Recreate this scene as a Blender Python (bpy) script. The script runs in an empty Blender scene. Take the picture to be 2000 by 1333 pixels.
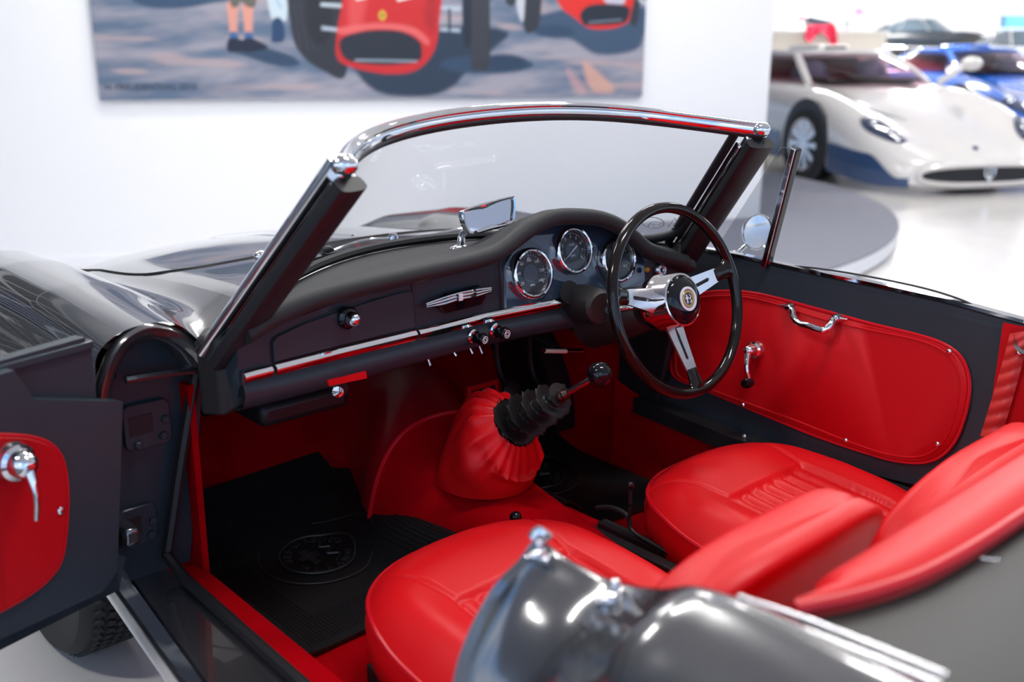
import bpy, bmesh, math, random
import numpy as np
from mathutils import Vector, Matrix
random.seed(7)
S = bpy.context.scene
COL = S.collection
PI = math.pi
# ------------------------------------------------------------------ camera, world, light, exposure
CY, CP, CR = math.radians(42.2373), math.radians(16.317), math.radians(.3577)
CC = np.array([-1.3344, -1.2623, 1.3501]); FPX = 1978.5
_r = np.array([math.cos(CY), -math.sin(CY), 0]); CF = np.array([math.sin(CY)*math.cos(CP), math.cos(CY)*math.cos(CP), -math.sin(CP)])
_u = np.array([math.sin(CY)*math.sin(CP), math.cos(CY)*math.sin(CP), math.cos(CP)])
CRI = _r*math.cos(CR)+_u*math.sin(CR); CUP = _u*math.cos(CR)-_r*math.sin(CR)
cam = bpy.data.cameras.new('camera'); cam.sensor_width = 36; cam.lens = FPX*36/2000; cam.clip_start = .02; cam.clip_end = 200
cam.dof.use_dof = True; cam.dof.focus_distance = 2.05; cam.dof.aperture_fstop = 2.4
co = bpy.data.objects.new('camera', cam); COL.objects.link(co)
co.matrix_world = Matrix(((CRI[0], CUP[0], -CF[0], CC[0]), (CRI[1], CUP[1], -CF[1], CC[1]), (CRI[2], CUP[2], -CF[2], CC[2]), (0, 0, 0, 1)))
S.camera = co
S.view_settings.view_transform = 'Standard'; S.view_settings.look = 'None'; S.view_settings.gamma = 1
S.view_settings.use_curve_mapping = False
S.view_settings.exposure = 0.0
S.cycles.use_denoising = True; S.cycles.max_bounces = 8; S.cycles.sample_clamp_indirect = 6; S.cycles.caustics_reflective = False; S.cycles.caustics_refractive = False
W = bpy.data.worlds.new('world'); S.world = W; W.use_nodes = True
wn = W.node_tree.nodes; wl = W.node_tree.links; wn.clear()
wo = wn.new('ShaderNodeOutputWorld'); wb = wn.new('ShaderNodeBackground'); wl.new(wb.outputs[0], wo.inputs[0])
tc = wn.new('ShaderNodeTexCoord'); sx = wn.new('ShaderNodeSeparateXYZ'); wl.new(tc.outputs['Generated'], sx.inputs[0])
wr = wn.new('ShaderNodeValToRGB'); wl.new(sx.outputs[2], wr.inputs[0])
for i, (p, c) in enumerate([(0, (.40, .42, .46, 1)), (.02, (.50, .70, 1, 1)), (.35, (.20, .44, .92, 1)), (1, (.10, .28, .75, 1))]):
    e = wr.color_ramp.elements[i] if i < 2 else wr.color_ramp.elements.new(p)
    e.position = p; e.color = c
no = wn.new('ShaderNodeTexNoise'); no.inputs['Scale'].default_value = 2.2; no.inputs['Detail'].default_value = 5; wl.new(tc.outputs['Generated'], no.inputs[0])
nr = wn.new('ShaderNodeMapRange'); nr.inputs[1].default_value = .45; nr.inputs[2].default_value = .68; wl.new(no.outputs[0], nr.inputs[0])
wm = wn.new('ShaderNodeMixRGB'); wm.inputs[2].default_value = (1, 1, 1, 1); wl.new(nr.outputs[0], wm.inputs[0]); wl.new(wr.outputs[0], wm.inputs[1])
wl.new(wm.outputs[0], wb.inputs[0]); wb.inputs[1].default_value = 1.5
def area(name, loc, sx_, sy_, power, col=(1, 1, 1), rot=(0, 0, 0)):
    l = bpy.data.lights.new(name, 'AREA'); l.shape = 'RECTANGLE'; l.size = sx_; l.size_y = sy_; l.energy = power; l.color = col
    o = bpy.data.objects.new(name, l); COL.objects.link(o); o.location = loc; o.rotation_euler = rot
    return o
# unseen ceiling luminaires; those nearest the far wall are added to whiten it (their fittings are built with the ceiling below)
_H = np.array([math.sin(CY), math.cos(CY)]); _L = np.array([math.cos(CY), -math.sin(CY)])
LAMPS = [tuple(CC[:2]+_H*a+_L*b)+c for a, b, c in [(.6, -1.9, (.9, .14)), (1.5, .7, (.9, .14)), (3.3, -2.4, (.9, .14)), (3.6, -.6, (.9, .14)), (3.8, 1.4, (.9, .14)), (5.6, -1.6, (.9, .14)), (5.6, .6, (.9, .14)), (5.8, 2.8, (.9, .14)), (8.5, 4.2, (.9, .141)), (8.5, 7.2, (.9, .141)), (11.5, 5.0, (.9, .141)), (13.5, 8.5, (.9, .141)), (17, 6, (3, .3)), (18, 11, (3, .3)), (23, 8, (3, .3)), (24, 14, (3, .3)), (31, 9, (3, .4)), (32, 16, (3, .4)), (33, 4, (3, .4))]]
ZC = 3.5
for i, (x, y, a, b) in enumerate(LAMPS):
    area('ceiling_lamp_light', (x, y, ZC-.09), a, b, {.14: 34, .141: 46, .3: 240}.get(b, 650), (1, .985, .96), (0, 0, -CY))
# ------------------------------------------------------------------ helpers
def ray(px, py): return CF+CRI*(px-1000)/FPX-CUP*(py-666.5)/FPX
def at(px, py, ax, v):
    i = 'xyz'.index(ax); d = ray(px, py); return CC+d*((v-CC[i])/d[i])
def atp(px, py, p0, n):
    d = ray(px, py); n = np.array(n, float); return CC+d*(((np.array(p0)-CC)@n)/(d@n))
V = lambda *a: np.array(a, float)
def nrm(v): v = np.array(v, float); return v/max(np.linalg.norm(v), 1e-12)
def sp(pts, n, closed=False):
    p = [np.array(q, float) for q in pts]; m = len(p); out = []
    segs = m if closed else m-1
    for k in range(n if closed else n+1):
        t = k/n*segs; i = min(int(t), segs-1); f = t-i
        g = (lambda j: p[j % m]) if closed else (lambda j: p[j] if 0 <= j < m else (2*p[0]-p[1] if j < 0 else 2*p[-1]-p[-2]))
        a, b, c, d = g(i-1), g(i), g(i+1), g(i+2)
        out.append(.5*((2*b)+(c-a)*f+(2*a-5*b+4*c-d)*f*f+(3*b-a-3*c+d)*f**3))
    return out
class MB:
    def __init__(s): s.v = []; s.f = []; s.m = []
    def add(s, v, f, mi=0):
        o = len(s.v); s.v += [tuple(map(float, q)) for q in v]; s.f += [tuple(i+o for i in q) for q in f]; s.m += [mi]*len(f); return s
    def grid(s, rows, cu=False, cv=False, mi=0):
        R, C_ = len(rows), len(rows[0]); f = []
        for i in range(R if cu else R-1):
            for j in range(C_ if cv else C_-1):
                f.append((i*C_+j, i*C_+(j+1) % C_, ((i+1) % R)*C_+(j+1) % C_, ((i+1) % R)*C_+j))
        return s.add([q for r in rows for q in r], f, mi)
    def sweep(s, path, prof, up=(0, 0, 1), closed=False, pc=True, caps=True, scale=None, mi=0):
        path = [np.array(p, float) for p in path]; n = len(path); rows = []; up = np.array(up, float)
        for i, p in enumerate(path):
            if closed: t = path[(i+1) % n]-path[i-1]
            else: t = path[min(i+1, n-1)]-path[max(i-1, 0)]
            t = nrm(t); a = np.cross(t, up)
            if np.linalg.norm(a) < 1e-4: a = np.cross(t, V(1, .3, 0))
            a = nrm(a); b = np.cross(a, t)
            k = 1 if scale is None else scale[i]
            rows.append([p+a*q[0]*k+b*q[1]*k for q in prof])
        o = len(s.v); s.grid(rows, closed, pc, mi)
        if caps and not closed and pc:
            m = len(prof); s.f += [tuple(range(o+m-1, o-1, -1)), tuple(range(o+(n-1)*m, o+n*m))]; s.m += [mi, mi]
        return s
    def tube(s, path, r, seg=10, closed=False, caps=True, up=(0, 0, 1), rb=None, mi=0):
        if hasattr(r, '__len__'): sc = list(r); r0 = 1
        else: sc = None; r0 = r
        prof = [(r0*math.cos(2*PI*k/seg), (rb or r0)*math.sin(2*PI*k/seg)) for k in range(seg)]
        return s.sweep(path, prof, up, closed, True, caps, sc, mi)
    def lathe(s, prof, o=(0, 0, 0), ax=(0, 0, 1), seg=28, mi=0, arc=2*PI):
        ax = nrm(ax); a = np.cross(ax, V(0, 0, 1) if abs(ax[2]) < .9 else V(1, 0, 0)); a = nrm(a); b = np.cross(ax, a); o = np.array(o, float)
        full = arc > 6.28; n = seg if full else seg+1
        rows = [[o+(a*math.cos(arc*k/seg)+b*math.sin(arc*k/seg))*r+ax*h for r, h in prof] for k in range(n)]
        return s.grid(rows, full, False, mi)
    def poly(s, pts, n, d, mi=0, inset=0.0):
        # prism: outline pts, extruded from +n*d back to the outline; optional chamfer
        pts = [np.array(p, float) for p in pts]; n = nrm(n); k = len(pts); c = sum(pts)/k
        lay = [pts]
        if inset: lay += [[p+n*(d-inset*np.sign(d)) for p in pts], [p+n*d+nrm(c-p)*inset for p in pts]]
        else: lay += [[p+n*d for p in pts]]
        o = len(s.v); s.grid(lay, False, True, mi); L = len(lay)
        s.f += [tuple(range(o+k-1, o-1, -1)), tuple(range(o+(L-1)*k, o+L*k))]; s.m += [mi, mi]
        return s
    def box(s, c, sz, ax=None, mi=0):
        c = np.array(c, float); A = ax if ax is not None else np.eye(3)
        v = [c+A[0]*sz[0]/2*i+A[1]*sz[1]/2*j+A[2]*sz[2]/2*k for i in (-1, 1) for j in (-1, 1) for k in (-1, 1)]
        return s.add(v, [(0, 1, 3, 2), (4, 6, 7, 5), (0, 4, 5, 1), (2, 3, 7, 6), (0, 2, 6, 4), (1, 5, 7, 3)], mi)
    def ball(s, c, r, seg=16, mi=0, sc=(1, 1, 1)):
        n = seg//2; prof = [[V(c[0]+sc[0]*r*math.sin(PI*i/n)*math.cos(2*PI*k/seg), c[1]+sc[1]*r*math.sin(PI*i/n)*math.sin(2*PI*k/seg), c[2]-sc[2]*r*math.cos(PI*i/n)) for i in range(n+1)] for k in range(seg)]
        return s.grid(prof, True, False, mi)
    def xf(s, M):
        s.v = [tuple(M @ Vector(q)) for q in s.v]; return s
    def mirror(s):
        n = len(s.v); s.v += [(-x, y, z) for x, y, z in s.v]; s.f += [tuple(i+n for i in reversed(q)) for q in s.f]; s.m += s.m[:]; return s
    def build(s, name, mat, parent=None, smooth=True, bevel=0, sub=0, ang=40, merge=True, bseg=2):
        me = bpy.data.meshes.new(name); me.from_pydata(s.v, [], s.f)
        for m in (mat if isinstance(mat, (list, tuple)) else [mat]): me.materials.append(m)
        me.polygons.foreach_set('material_index', s.m)
        bm = bmesh.new(); bm.from_mesh(me)
        if merge: bmesh.ops.remove_doubles(bm, verts=bm.verts, dist=1e-5)
        bmesh.ops.recalc_face_normals(bm, faces=bm.faces)
        bm.to_mesh(me); bm.free()
        o = bpy.data.objects.new(name, me); COL.objects.link(o)
        if parent: o.parent = parent
        if bevel:
            b = o.modifiers.new('bevel', 'BEVEL'); b.width = bevel; b.segments = bseg; b.limit_method = 'ANGLE'; b.angle_limit = math.radians(35)
        if sub:
            b = o.modifiers.new('sub', 'SUBSURF'); b.levels = sub; b.render_levels = sub
        if smooth:
            me.polygons.foreach_set('use_smooth', [True]*len(me.polygons))
            if not sub:
                try: me.set_sharp_from_angle(angle=math.radians(ang))
                except Exception: pass
        return o
def text_mb(txt, size, extrude=.001, align='CENTER'):
    c = bpy.data.curves.new('t', 'FONT'); c.body = txt; c.size = size; c.extrude = extrude; c.align_x = align; c.align_y = 'CENTER'; c.resolution_u = 3
    o = bpy.data.objects.new('t', c); COL.objects.link(o); bpy.context.view_layer.update()
    me = bpy.data.meshes.new_from_object(o.evaluated_get(bpy.context.evaluated_depsgraph_get()))
    b = MB(); b.add([tuple(v.co) for v in me.vertices], [tuple(p.vertices) for p in me.polygons])
    bpy.data.objects.remove(o); bpy.data.curves.remove(c); bpy.data.meshes.remove(me)
    return b
def frame(o, x, y):
    x = nrm(x); y = nrm(np.array(y)-x*(np.array(y)@x)); z = np.cross(x, y)
    return Matrix(((x[0], y[0], z[0], o[0]), (x[1], y[1], z[1], o[1]), (x[2], y[2], z[2], o[2]), (0, 0, 0, 1)))
def empty(name, label, cat, loc=(0, 0, 0), group=None, rz=0):
    o = bpy.data.objects.new(name, None); COL.objects.link(o); o.location = loc; o.rotation_euler[2] = rz
    o['label'] = label; o['category'] = cat; o.empty_display_size = .1
    if group: o['group'] = group
    return o
def tag(o, label, cat, group=None):
    o['label'] = label; o['category'] = cat
    if group: o['group'] = group
    return o
def struct(o): o['kind'] = 'structure'; return o
def lab(o, l): o['label'] = l; return o
# ------------------------------------------------------------------ materials
def srgb(r, g, b): return tuple(((c/255)/12.92 if c/255 < .04045 else ((c/255+.055)/1.055)**2.4) for c in (r, g, b))
def mat(name, col, rough=.5, metal=0, coat=0, ior=1.5, bump=None, sheen=0, noise=None, coat_rough=.03, spec=.5):
    m = bpy.data.materials.new(name); m.use_nodes = True; n = m.node_tree.nodes; l = m.node_tree.links; p = n['Principled BSDF']
    p.inputs['Base Color'].default_value = (*col, 1); p.inputs['Roughness'].default_value = rough; p.inputs['Metallic'].default_value = metal
    p.inputs['Coat Weight'].default_value = coat; p.inputs['Coat Roughness'].default_value = coat_rough; p.inputs['IOR'].default_value = ior; p.inputs['Sheen Weight'].default_value = sheen
    p.inputs['Specular IOR Level'].default_value = spec
    if name == 'grey_paint': p.inputs['Coat IOR'].default_value = 1.75
    t = n.new('ShaderNodeTexCoord')
    if bump:
        sc, st, det = bump; x = n.new('ShaderNodeTexNoise'); x.inputs['Scale'].default_value = sc; x.inputs['Detail'].default_value = det
        l.new(t.outputs['Object'], x.inputs[0]); b = n.new('ShaderNodeBump'); b.inputs['Strength'].default_value = st; b.inputs['Distance'].default_value = .002
        l.new(x.outputs[0], b.inputs['Height']); l.new(b.outputs[0], p.inputs['Normal'])
    if noise:
        sc, col2, lo, hi = noise; x = n.new('ShaderNodeTexNoise'); x.inputs['Scale'].default_value = sc; x.inputs['Detail'].default_value = 4; l.new(t.outputs['Object'], x.inputs[0])
        r = n.new('ShaderNodeMapRange'); r.inputs[1].default_value = lo; r.inputs[2].default_value = hi; l.new(x.outputs[0], r.inputs[0])
        mx = n.new('ShaderNodeMixRGB'); mx.inputs[1].default_value = (*col, 1); mx.inputs[2].default_value = (*col2, 1); l.new(r.outputs[0], mx.inputs[0]); l.new(mx.outputs[0], p.inputs['Base Color'])
    return m
def emit(name, col, s):
    m = bpy.data.materials.new(name); m.use_nodes = True; n = m.node_tree.nodes; p = n['Principled BSDF']
    p.inputs['Base Color'].default_value = (*col, 1); p.inputs['Emission Color'].default_value = (*col, 1); p.inputs['Emission Strength'].default_value = s; return m
def glass(name, tint, rough=0, r0=.04):
    m = bpy.data.materials.new(name); m.use_nodes = True; n = m.node_tree.nodes; l = m.node_tree.links; n.clear()
    o = n.new('ShaderNodeOutputMaterial'); mx = n.new('ShaderNodeMixShader'); t = n.new('ShaderNodeBsdfTransparent'); g = n.new('ShaderNodeBsdfGlossy'); w = n.new('ShaderNodeLayerWeight'); w.inputs[0].default_value = .5
    p = n.new('ShaderNodeMath'); p.operation = 'POWER'; p.inputs[1].default_value = 5; k = n.new('ShaderNodeMath'); k.operation = 'MULTIPLY_ADD'; k.inputs[1].default_value = 1-r0; k.inputs[2].default_value = r0
    t.inputs[0].default_value = (*tint, 1); g.inputs['Roughness'].default_value = rough
    l.new(w.outputs['Facing'], p.inputs[0]); l.new(p.outputs[0], k.inputs[0]); l.new(k.outputs[0], mx.inputs[0]); l.new(t.outputs[0], mx.inputs[1]); l.new(g.outputs[0], mx.inputs[2]); l.new(mx.outputs[0], o.inputs[0]); return m
M = dict(
    paint=mat('grey_paint', (.032, .032, .035), .20, 0, 1, 2.0, coat_rough=.02, spec=.6),
    dash=mat('satin_dash_paint', (.030, .041, .052), .42, 0, .12, 1.45, coat_rough=.15, spec=.3),
    pad=mat('charcoal_leatherette', (.018, .018, .019), .58, bump=(900, .25, 2)),
    darkpad=mat('brown_black_vinyl', (.018, .016, .016), .5, bump=(700, .2, 2)),
    chrome=mat('chrome', (.86, .87, .89), .05, 1),
    satin=mat('brushed_aluminium', (.78, .78, .80), .26, 1, bump=(260, .05, 3)),
    black=mat('gloss_black', (.005, .005, .007), .10, 0, .4, 1.4, spec=.35),
    rim=mat('dark_brown_plastic', (.008, .005, .004), .12, 0, .35, 1.4, coat_rough=.03, spec=.35),
    rubber=mat('black_rubber', (.010, .010, .012), .5, bump=(300, .1, 2)),
    screw=mat('helical_rubber', (.011, .010, .010), .34),
    leather=mat('red_leather', (.70, .0045, .0085), .42, bump=(420, .12, 3), spec=.32),
    card=mat('red_vinyl_card', (.56, .0025, .0075), .45, bump=(520, .06, 2), spec=.3),
    carpet=mat('red_carpet', (.56, .0012, .007), .95, bump=(1400, .9, 2), noise=(7, (.40, .001, .005), .4, .7), spec=.02),
    redgloss=mat('red_vinyl_piping', (.6, .005, .014), .3),
    mat=mat('black_rubber_mat', (.007, .007, .008), .42),
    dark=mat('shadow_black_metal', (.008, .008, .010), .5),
    tyre=mat('tyre_rubber', (.022, .020, .019), .7, bump=(200, .2, 2)),
    glass=glass('clear_glass', (.80, .815, .835)),
    thin=glass('gauge_glass', (.96, .97, .98)),
    mirror=mat('mirror_silver', (.92, .93, .95), .01, 1),
    dial=mat('black_dial', (.012, .013, .016), .45),
    ink=mat('dial_ink', (.75, .76, .76), .5),
    cream=mat('cream_plastic', (.72, .60, .45), .3, 0, .5),
    amber=mat('amber_lens', (.75, .30, .03), .25),
    white=mat('wall_paint', (.86, .86, .88), .7),
    floor=mat('epoxy_floor', (.72, .69, .66), .22, 0, .3, coat_rough=.1, noise=(3, (.66, .65, .645), .4, .6)),
    disc=mat('grey_platform_top', (.20, .205, .25), .7, spec=.12),
    tile=mat('dark_floor_tile', (.030, .038, .052), .6, spec=.15), grout=mat('pale_grout', (.85, .83, .78), .8),
    ceil=mat('ceiling_paint', (.85, .85, .86), .8),
    tonneau=mat('grey_deck_cover', (.030, .0285, .027), .45, bump=(500, .25, 2)),
    lamp=emit('lamp_diffuser', (1, .98, .95), 4),
)
# ------------------------------------------------------------------ the showroom
HD = V(math.sin(CY), math.cos(CY), 0); LT = V(math.cos(CY), -math.sin(CY), 0)
WB = at(1480, 457, 'z', 0)                          # foot of the picture wall at its right-hand end
WD = nrm(LT*math.cos(math.radians(15.5))+HD*math.sin(math.radians(15.5)))   # along the wall, to the right
WN = np.cross(WD, V(0, 0, 1))                       # faces the camera
fl = MB(); fl.add([(-30, -45, 0), (60, -45, 0), (60, 40, 0), (-30, 40, 0)], [(0, 1, 2, 3)]); struct(fl.build('floor', M['floor'], smooth=False))
cl = MB(); cl.box(CC*V(1, 1, 0)+HD*17.5+LT*5+V(0, 0, ZC+.05), (34, 40, .1), np.array([LT, HD, [0, 0, 1]])); struct(cl.build('ceiling', M['ceil'], smooth=False))
def wall(name, p0, p1, z1, th, z0=0):
    p0, p1 = np.array(p0), np.array(p1); d = nrm(p1-p0); n = np.cross(d, V(0, 0, 1)); b = MB()
    b.box((p0+p1)/2-n*th/2+V(0, 0, (z0+z1)/2), (np.linalg.norm(p1-p0), th, z1-z0), np.array([d, n, [0, 0, 1]])); return struct(b.build(name, M['white'], smooth=False))
wall('wall_front', WB-WD*5.9, WB, ZC, .25)
FW = V(CC[0], CC[1], 0)+HD*37
wall('wall_back', FW-LT*4, FW+LT*24, ZC, .2)
bb = MB(); bb.box(WB-WD*2.95+WN*.006+V(0, 0, .03), (5.9, .012, .06), np.array([WD, WN, [0, 0, 1]])); struct(bb.build('baseboard_front', M['white'], smooth=False))
# dark tiled strip of floor along the car's left flank
tf = MB(); tf.box((-5.2, 2.0, .003), (7.6, 8.0, .006)); tfo = struct(tf.build('floor_tiled', M['grout'], smooth=False))
tb = MB()
for i in range(16):
    for j in range(17): tb.box((-1.40-.23-.475*i, -1.75+.475*j, .006), (.432, .432, .008))
to = tb.build('floor_tile', M['tile'], tfo, smooth=False); to['kind'] = 'stuff'
# tinted glazed front to the left of the picture wall, white bars
WL = WB-WD*5.9; gx0, gx1, gy_, gz1 = WL[0]-.05, WL[0]-15, WL[1]+.35, 3.3
q = MB(); q.box(((gx0+gx1)/2, gy_, gz1/2), (gx0-gx1, .02, gz1)); w1 = struct(q.build('window_1', glass('tinted_glazing', (.055, .095, .17), r0=.03), smooth=False))
barm = mat('white_bar', (.86, .86, .84), .5)
vb = MB(); vb.box((0, 0, gz1/2), (.06, .05, gz1)); v0 = vb.build('mullion', barm, w1, smooth=False); v0.location = (gx0, gy_-.035, 0)
for k in range(1, 22): o = v0.copy(); COL.objects.link(o); o.parent = w1; o.location = (gx0-.71*k, gy_-.035, 0)
vb = MB(); vb.box((0, 0, 0), (gx0-gx1, .05, .06)); v0 = vb.build('transom', barm, w1, smooth=False); v0.location = ((gx0+gx1)/2, gy_-.04, .03)
for k in range(1, 9): o = v0.copy(); COL.objects.link(o); o.parent = w1; o.location = ((gx0+gx1)/2, gy_-.04, .03+.405*k)
# ceiling luminaires, the added far ones included
for i, (x, y, a, b_) in enumerate(LAMPS):
    e = empty('ceiling_light', 'unseen slim linear ceiling lamp above the showroom floor', 'lamp', (x, y, ZC), 'linear ceiling lamps', -CY)
    q = MB(); q.box((0, 0, -.03), (a+.04, b_+.04, .06)); q.build('housing', M['white'], e, smooth=False)
    q = MB(); q.box((0, 0, -.065), (a, b_, .012)); q.build('diffuser', M['lamp'], e, smooth=False)
# round platform
DC = at(1755, 450, 'z', .12)
pts = [at(*p, 'z', .12) for p in [(1755, 450), (1640, 367), (1570, 540)]]
(ax_, ay_), (bx_, by_), (cx_, cy_) = [p[:2] for p in pts]
dd = 2*(ax_*(by_-cy_)+bx_*(cy_-ay_)+cx_*(ay_-by_))
ux = ((ax_**2+ay_**2)*(by_-cy_)+(bx_**2+by_**2)*(cy_-ay_)+(cx_**2+cy_**2)*(ay_-by_))/dd
uy = ((ax_**2+ay_**2)*(cx_-bx_)+(bx_**2+by_**2)*(ax_-cx_)+(cx_**2+cy_**2)*(bx_-ax_))/dd
RD = math.hypot(ax_-ux, ay_-uy)
print('disc', ux, uy, RD)
pf = empty('display_platform', 'low round display platform with grey top and white edge at the wall end', 'platform', (ux, uy, 0))
O2 = V(ux, uy, 0)
def onc(p0, d, sgn):   # where a line meets the rim
    w = (p0-O2)*V(1, 1, 0); bq = w@d; return bq, -bq+sgn*math.sqrt(bq*bq-(w@w)+RD**2)
gapf, gapb = WB+WN*.02+WD*.02, WB-WN*.27+WD*.02
pa = gapf+WD*onc(gapf, WD, -1)[1]-O2; pb = gapb+WD*onc(gapb, WD, -1)[1]-O2
a0, a1 = math.atan2(pa[1], pa[0]), math.atan2(pb[1], pb[0])
if a1 < a0: a1 += 2*PI
rimp = [V(RD*math.cos(a0+(a1-a0)*k/140), RD*math.sin(a0+(a1-a0)*k/140), 0) for k in range(141)]
CUT = atp(860, 480, WB, WN)*V(1, 1, 0)+WN*.02
rimp = [p for p in rimp if (p+O2-CUT)@WD > 0 or (p+O2-WB)@WN < 0]
outl = rimp+[(gapb-O2)*V(1, 1, 0), (gapf-O2)*V(1, 1, 0), CUT-O2]
q = MB(); q.poly([p+V(0, 0, .115) for p in outl], (0, 0, 1), .010); q.build('platform_top', M['disc'], pf, smooth=False)
q = MB(); q.grid([[p+V(0, 0, z)-nrm(p)*e for p in rimp] for z, e in ((.116, .002), (.02, .002), (.02, .04), (0, .04))]); lab(q.build('platform_edge', M['white'], pf), 'white platform edge')
# ---- painting: painted on a fine grid of coloured cells
PU0, PU1, PZ0, PZ1 = None, None, 1.014, 2.75
pl = atp(197, 195, WB, WN); pr = atp(1250, 187, WB, WN)
PW = np.linalg.norm(pr-pl)
NX, NY = 440, 220
gx, gy = np.meshgrid((np.arange(NX)+.5)/NX, (np.arange(NY)+.5)/NY)
X = 197+gx*1053; Y = 192-gy*(PZ1-PZ0)*300           # canvas coordinates in the units of the sketch
rng = np.random.RandomState(3)
def vnoise(sx_, sy_, sh=0):
    n = rng.rand(80, 80); a = (X+sh*Y)/sx_ % 78; b = (Y/sy_) % 78; i, j = a.astype(int), b.astype(int); fx, fy = a-i, b-j; fx = fx*fx*(3-2*fx); fy = fy*fy*(3-2*fy)
    return (n[j, i]*(1-fx)+n[j, i+1]*fx)*(1-fy)+(n[j+1, i]*(1-fx)+n[j+1, i+1]*fx)*fy
img = np.zeros((NY, NX, 3)); n1 = vnoise(150, 22, 1.6)*.6+vnoise(60, 12, 1.6)*.3+vnoise(20, 6, 1)*.15; n2 = vnoise(90, 14, -1.2)
A, B_, C3 = np.array(srgb(95, 114, 140)), np.array(srgb(165, 162, 174)), np.array(srgb(184, 164, 168))
t = np.clip((n1-.3)/.45, 0, 1)[..., None]; img[:] = A*(1-t)+B_*t
t = np.clip((n2-.72)/.2, 0, .8)[..., None]; img[:] = img*(1-t)+C3*t
def inside(poly, soft=1.5):
    d = np.full(X.shape, 1e9); ins = np.zeros(X.shape, bool); k = len(poly)
    for i in range(k):
        (x0, y0), (x1, y1) = poly[i], poly[(i+1) % k]; ex, ey = x1-x0, y1-y0
        tt = np.clip(((X-x0)*ex+(Y-y0)*ey)/(ex*ex+ey*ey+1e-9), 0, 1); d = np.minimum(d, np.hypot(X-x0-tt*ex, Y-y0-tt*ey))
        c = ((y0 > Y) != (y1 > Y)); xi = x0+(Y-y0)*ex/(ey if abs(ey) > 1e-9 else 1e-9); ins ^= c & (X < xi)
    return np.clip(.5+np.where(ins, d, -d)/(2*soft), 0, 1)
def pnt(poly, col, soft=1.5, a=1, smooth=True):
    if smooth: poly = [tuple(q) for q in sp(poly, len(poly)*5, True)]
    w = (inside(poly, soft)*a)[..., None]; img[:] = img*(1-w)+np.array(srgb(*col))*w
def ell(cx, cy, rx, ry, col, soft=1.5, a=1): pnt([(cx+rx*math.cos(k*PI/12), cy+ry*math.sin(k*PI/12)) for k in range(24)], col, soft, a, False)
def lin(x0, y0, x1, y1, w, col, a=1, soft=1.2):
    L = math.hypot(x1-x0, y1-y0); nx_, ny_ = -(y1-y0)/L*w/2, (x1-x0)/L*w/2
    pnt([(x0+nx_, y0+ny_), (x1+nx_, y1+ny_), (x1-nx_, y1-ny_), (x0-nx_, y0-ny_)], col, soft, a, False)
NAVY = (38, 56, 78); SH = (48, 72, 100)
pnt([(265, -60), (262, 5), (290, 28), (345, 31), (400, 22), (460, 5), (470, -60)], (52, 78, 108), 3)
pnt([(640, 120), (680, 165), (720, 185), (800, 188), (850, 170), (880, 140), (930, 100), (940, 60), (600, 60), (580, 110)], NAVY, 4)
ell(920, 128, 95, 18, SH, 4); ell(955, 124, 45, 16, (40, 62, 88), 4)
pnt([(1010, 40), (1020, 70), (1090, 78), (1150, 108), (1230, 100), (1250, 70), (1258, 20), (1150, 10)], (62, 84, 112), 4)
ell(1060, 64, 40, 12, SH, 3)
pnt([(425, 100), (470, 118), (520, 132), (555, 128), (540, 112), (480, 95)], SH, 3)
# boy's legs, left
for x in (440, 467):
    pnt([(x-8, 20), (x+10, 20), (x+8, 50), (x+5, 76), (x-6, 76), (x-8, 50)], (226, 156, 140), 2)
    pnt([(x-7, 72), (x+6, 72), (x+6, 88), (x-7, 88)], (60, 105, 155), 1.5); pnt([(x-11, 84), (x+6, 82), (x+28, 92), (x+30, 100), (x, 106), (x-13, 104)], (24, 36, 58), 1.5)
pnt([(434, -40), (484, -40), (483, 20), (470, 27), (456, 18), (450, 26), (438, 22)], (105, 100, 92), 1.5)
pnt([(503, -40), (538, -40), (538, 40), (526, 50), (508, 42)], (205, 220, 230), 1.5); lin(515, 0, 528, 28, 5, (150, 185, 210), .7)
pnt([(512, 48), (528, 48), (530, 84), (508, 88), (508, 76)], (36, 66, 105), 1.5)
# near racer
pnt([(542, -80), (600, -120), (640, -60), (650, 60), (640, 150), (600, 140), (560, 110), (543, 60)], (44, 48, 58), 2)
for k in range(4): lin(552+k*9, 20, 560+k*12, 100, 2, (70, 74, 84), .6)
ell(596, 35, 26, 60, (34, 36, 46), 3); lin(600, 20, 642, 22, 7, (200, 215, 225), .9); lin(600, 62, 640, 66, 7, (190, 205, 220), .9)
pnt([(884, -80), (920, -80), (925, 0), (924, 128), (905, 138), (888, 130), (884, 0)], (52, 55, 64), 2)
for k in range(4): lin(892+k*8, -20, 893+k*8, 120, 1.5, (74, 78, 88), .6)
pnt([(872, -60), (888, -60), (888, 80), (872, 80)], (30, 40, 55), 2)
lin(826, 22, 868, 24, 8, (185, 200, 215), .9); lin(826, 62, 866, 64, 7, (185, 200, 215), .9); lin(845, 24, 845, 66, 6, (40, 50, 66), .9)
pnt([(652, -120), (822, -120), (832, -20), (826, 40), (815, 100), (780, 138), (730, 146), (680, 140), (640, 128), (625, 110), (630, 60), (642, 0)], (205, 36, 40), 2)
pnt([(775, -60), (815, -60), (822, 10), (812, 70), (795, 40), (800, 0)], (165, 26, 34), 6, .7); pnt([(660, -40), (690, -40), (680, 40), (660, 70), (650, 40)], (232, 92, 92), 7, .6)
pnt([(632, 62), (700, 52), (770, 58), (802, 80), (800, 92), (766, 70), (700, 63), (640, 74)], (236, 110, 110), 2.5, .8)
pnt([(632, 98), (640, 78), (690, 66), (745, 66), (782, 82), (790, 104), (782, 122), (740, 128), (690, 128), (645, 120)], (32, 40, 54), 2)
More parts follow.
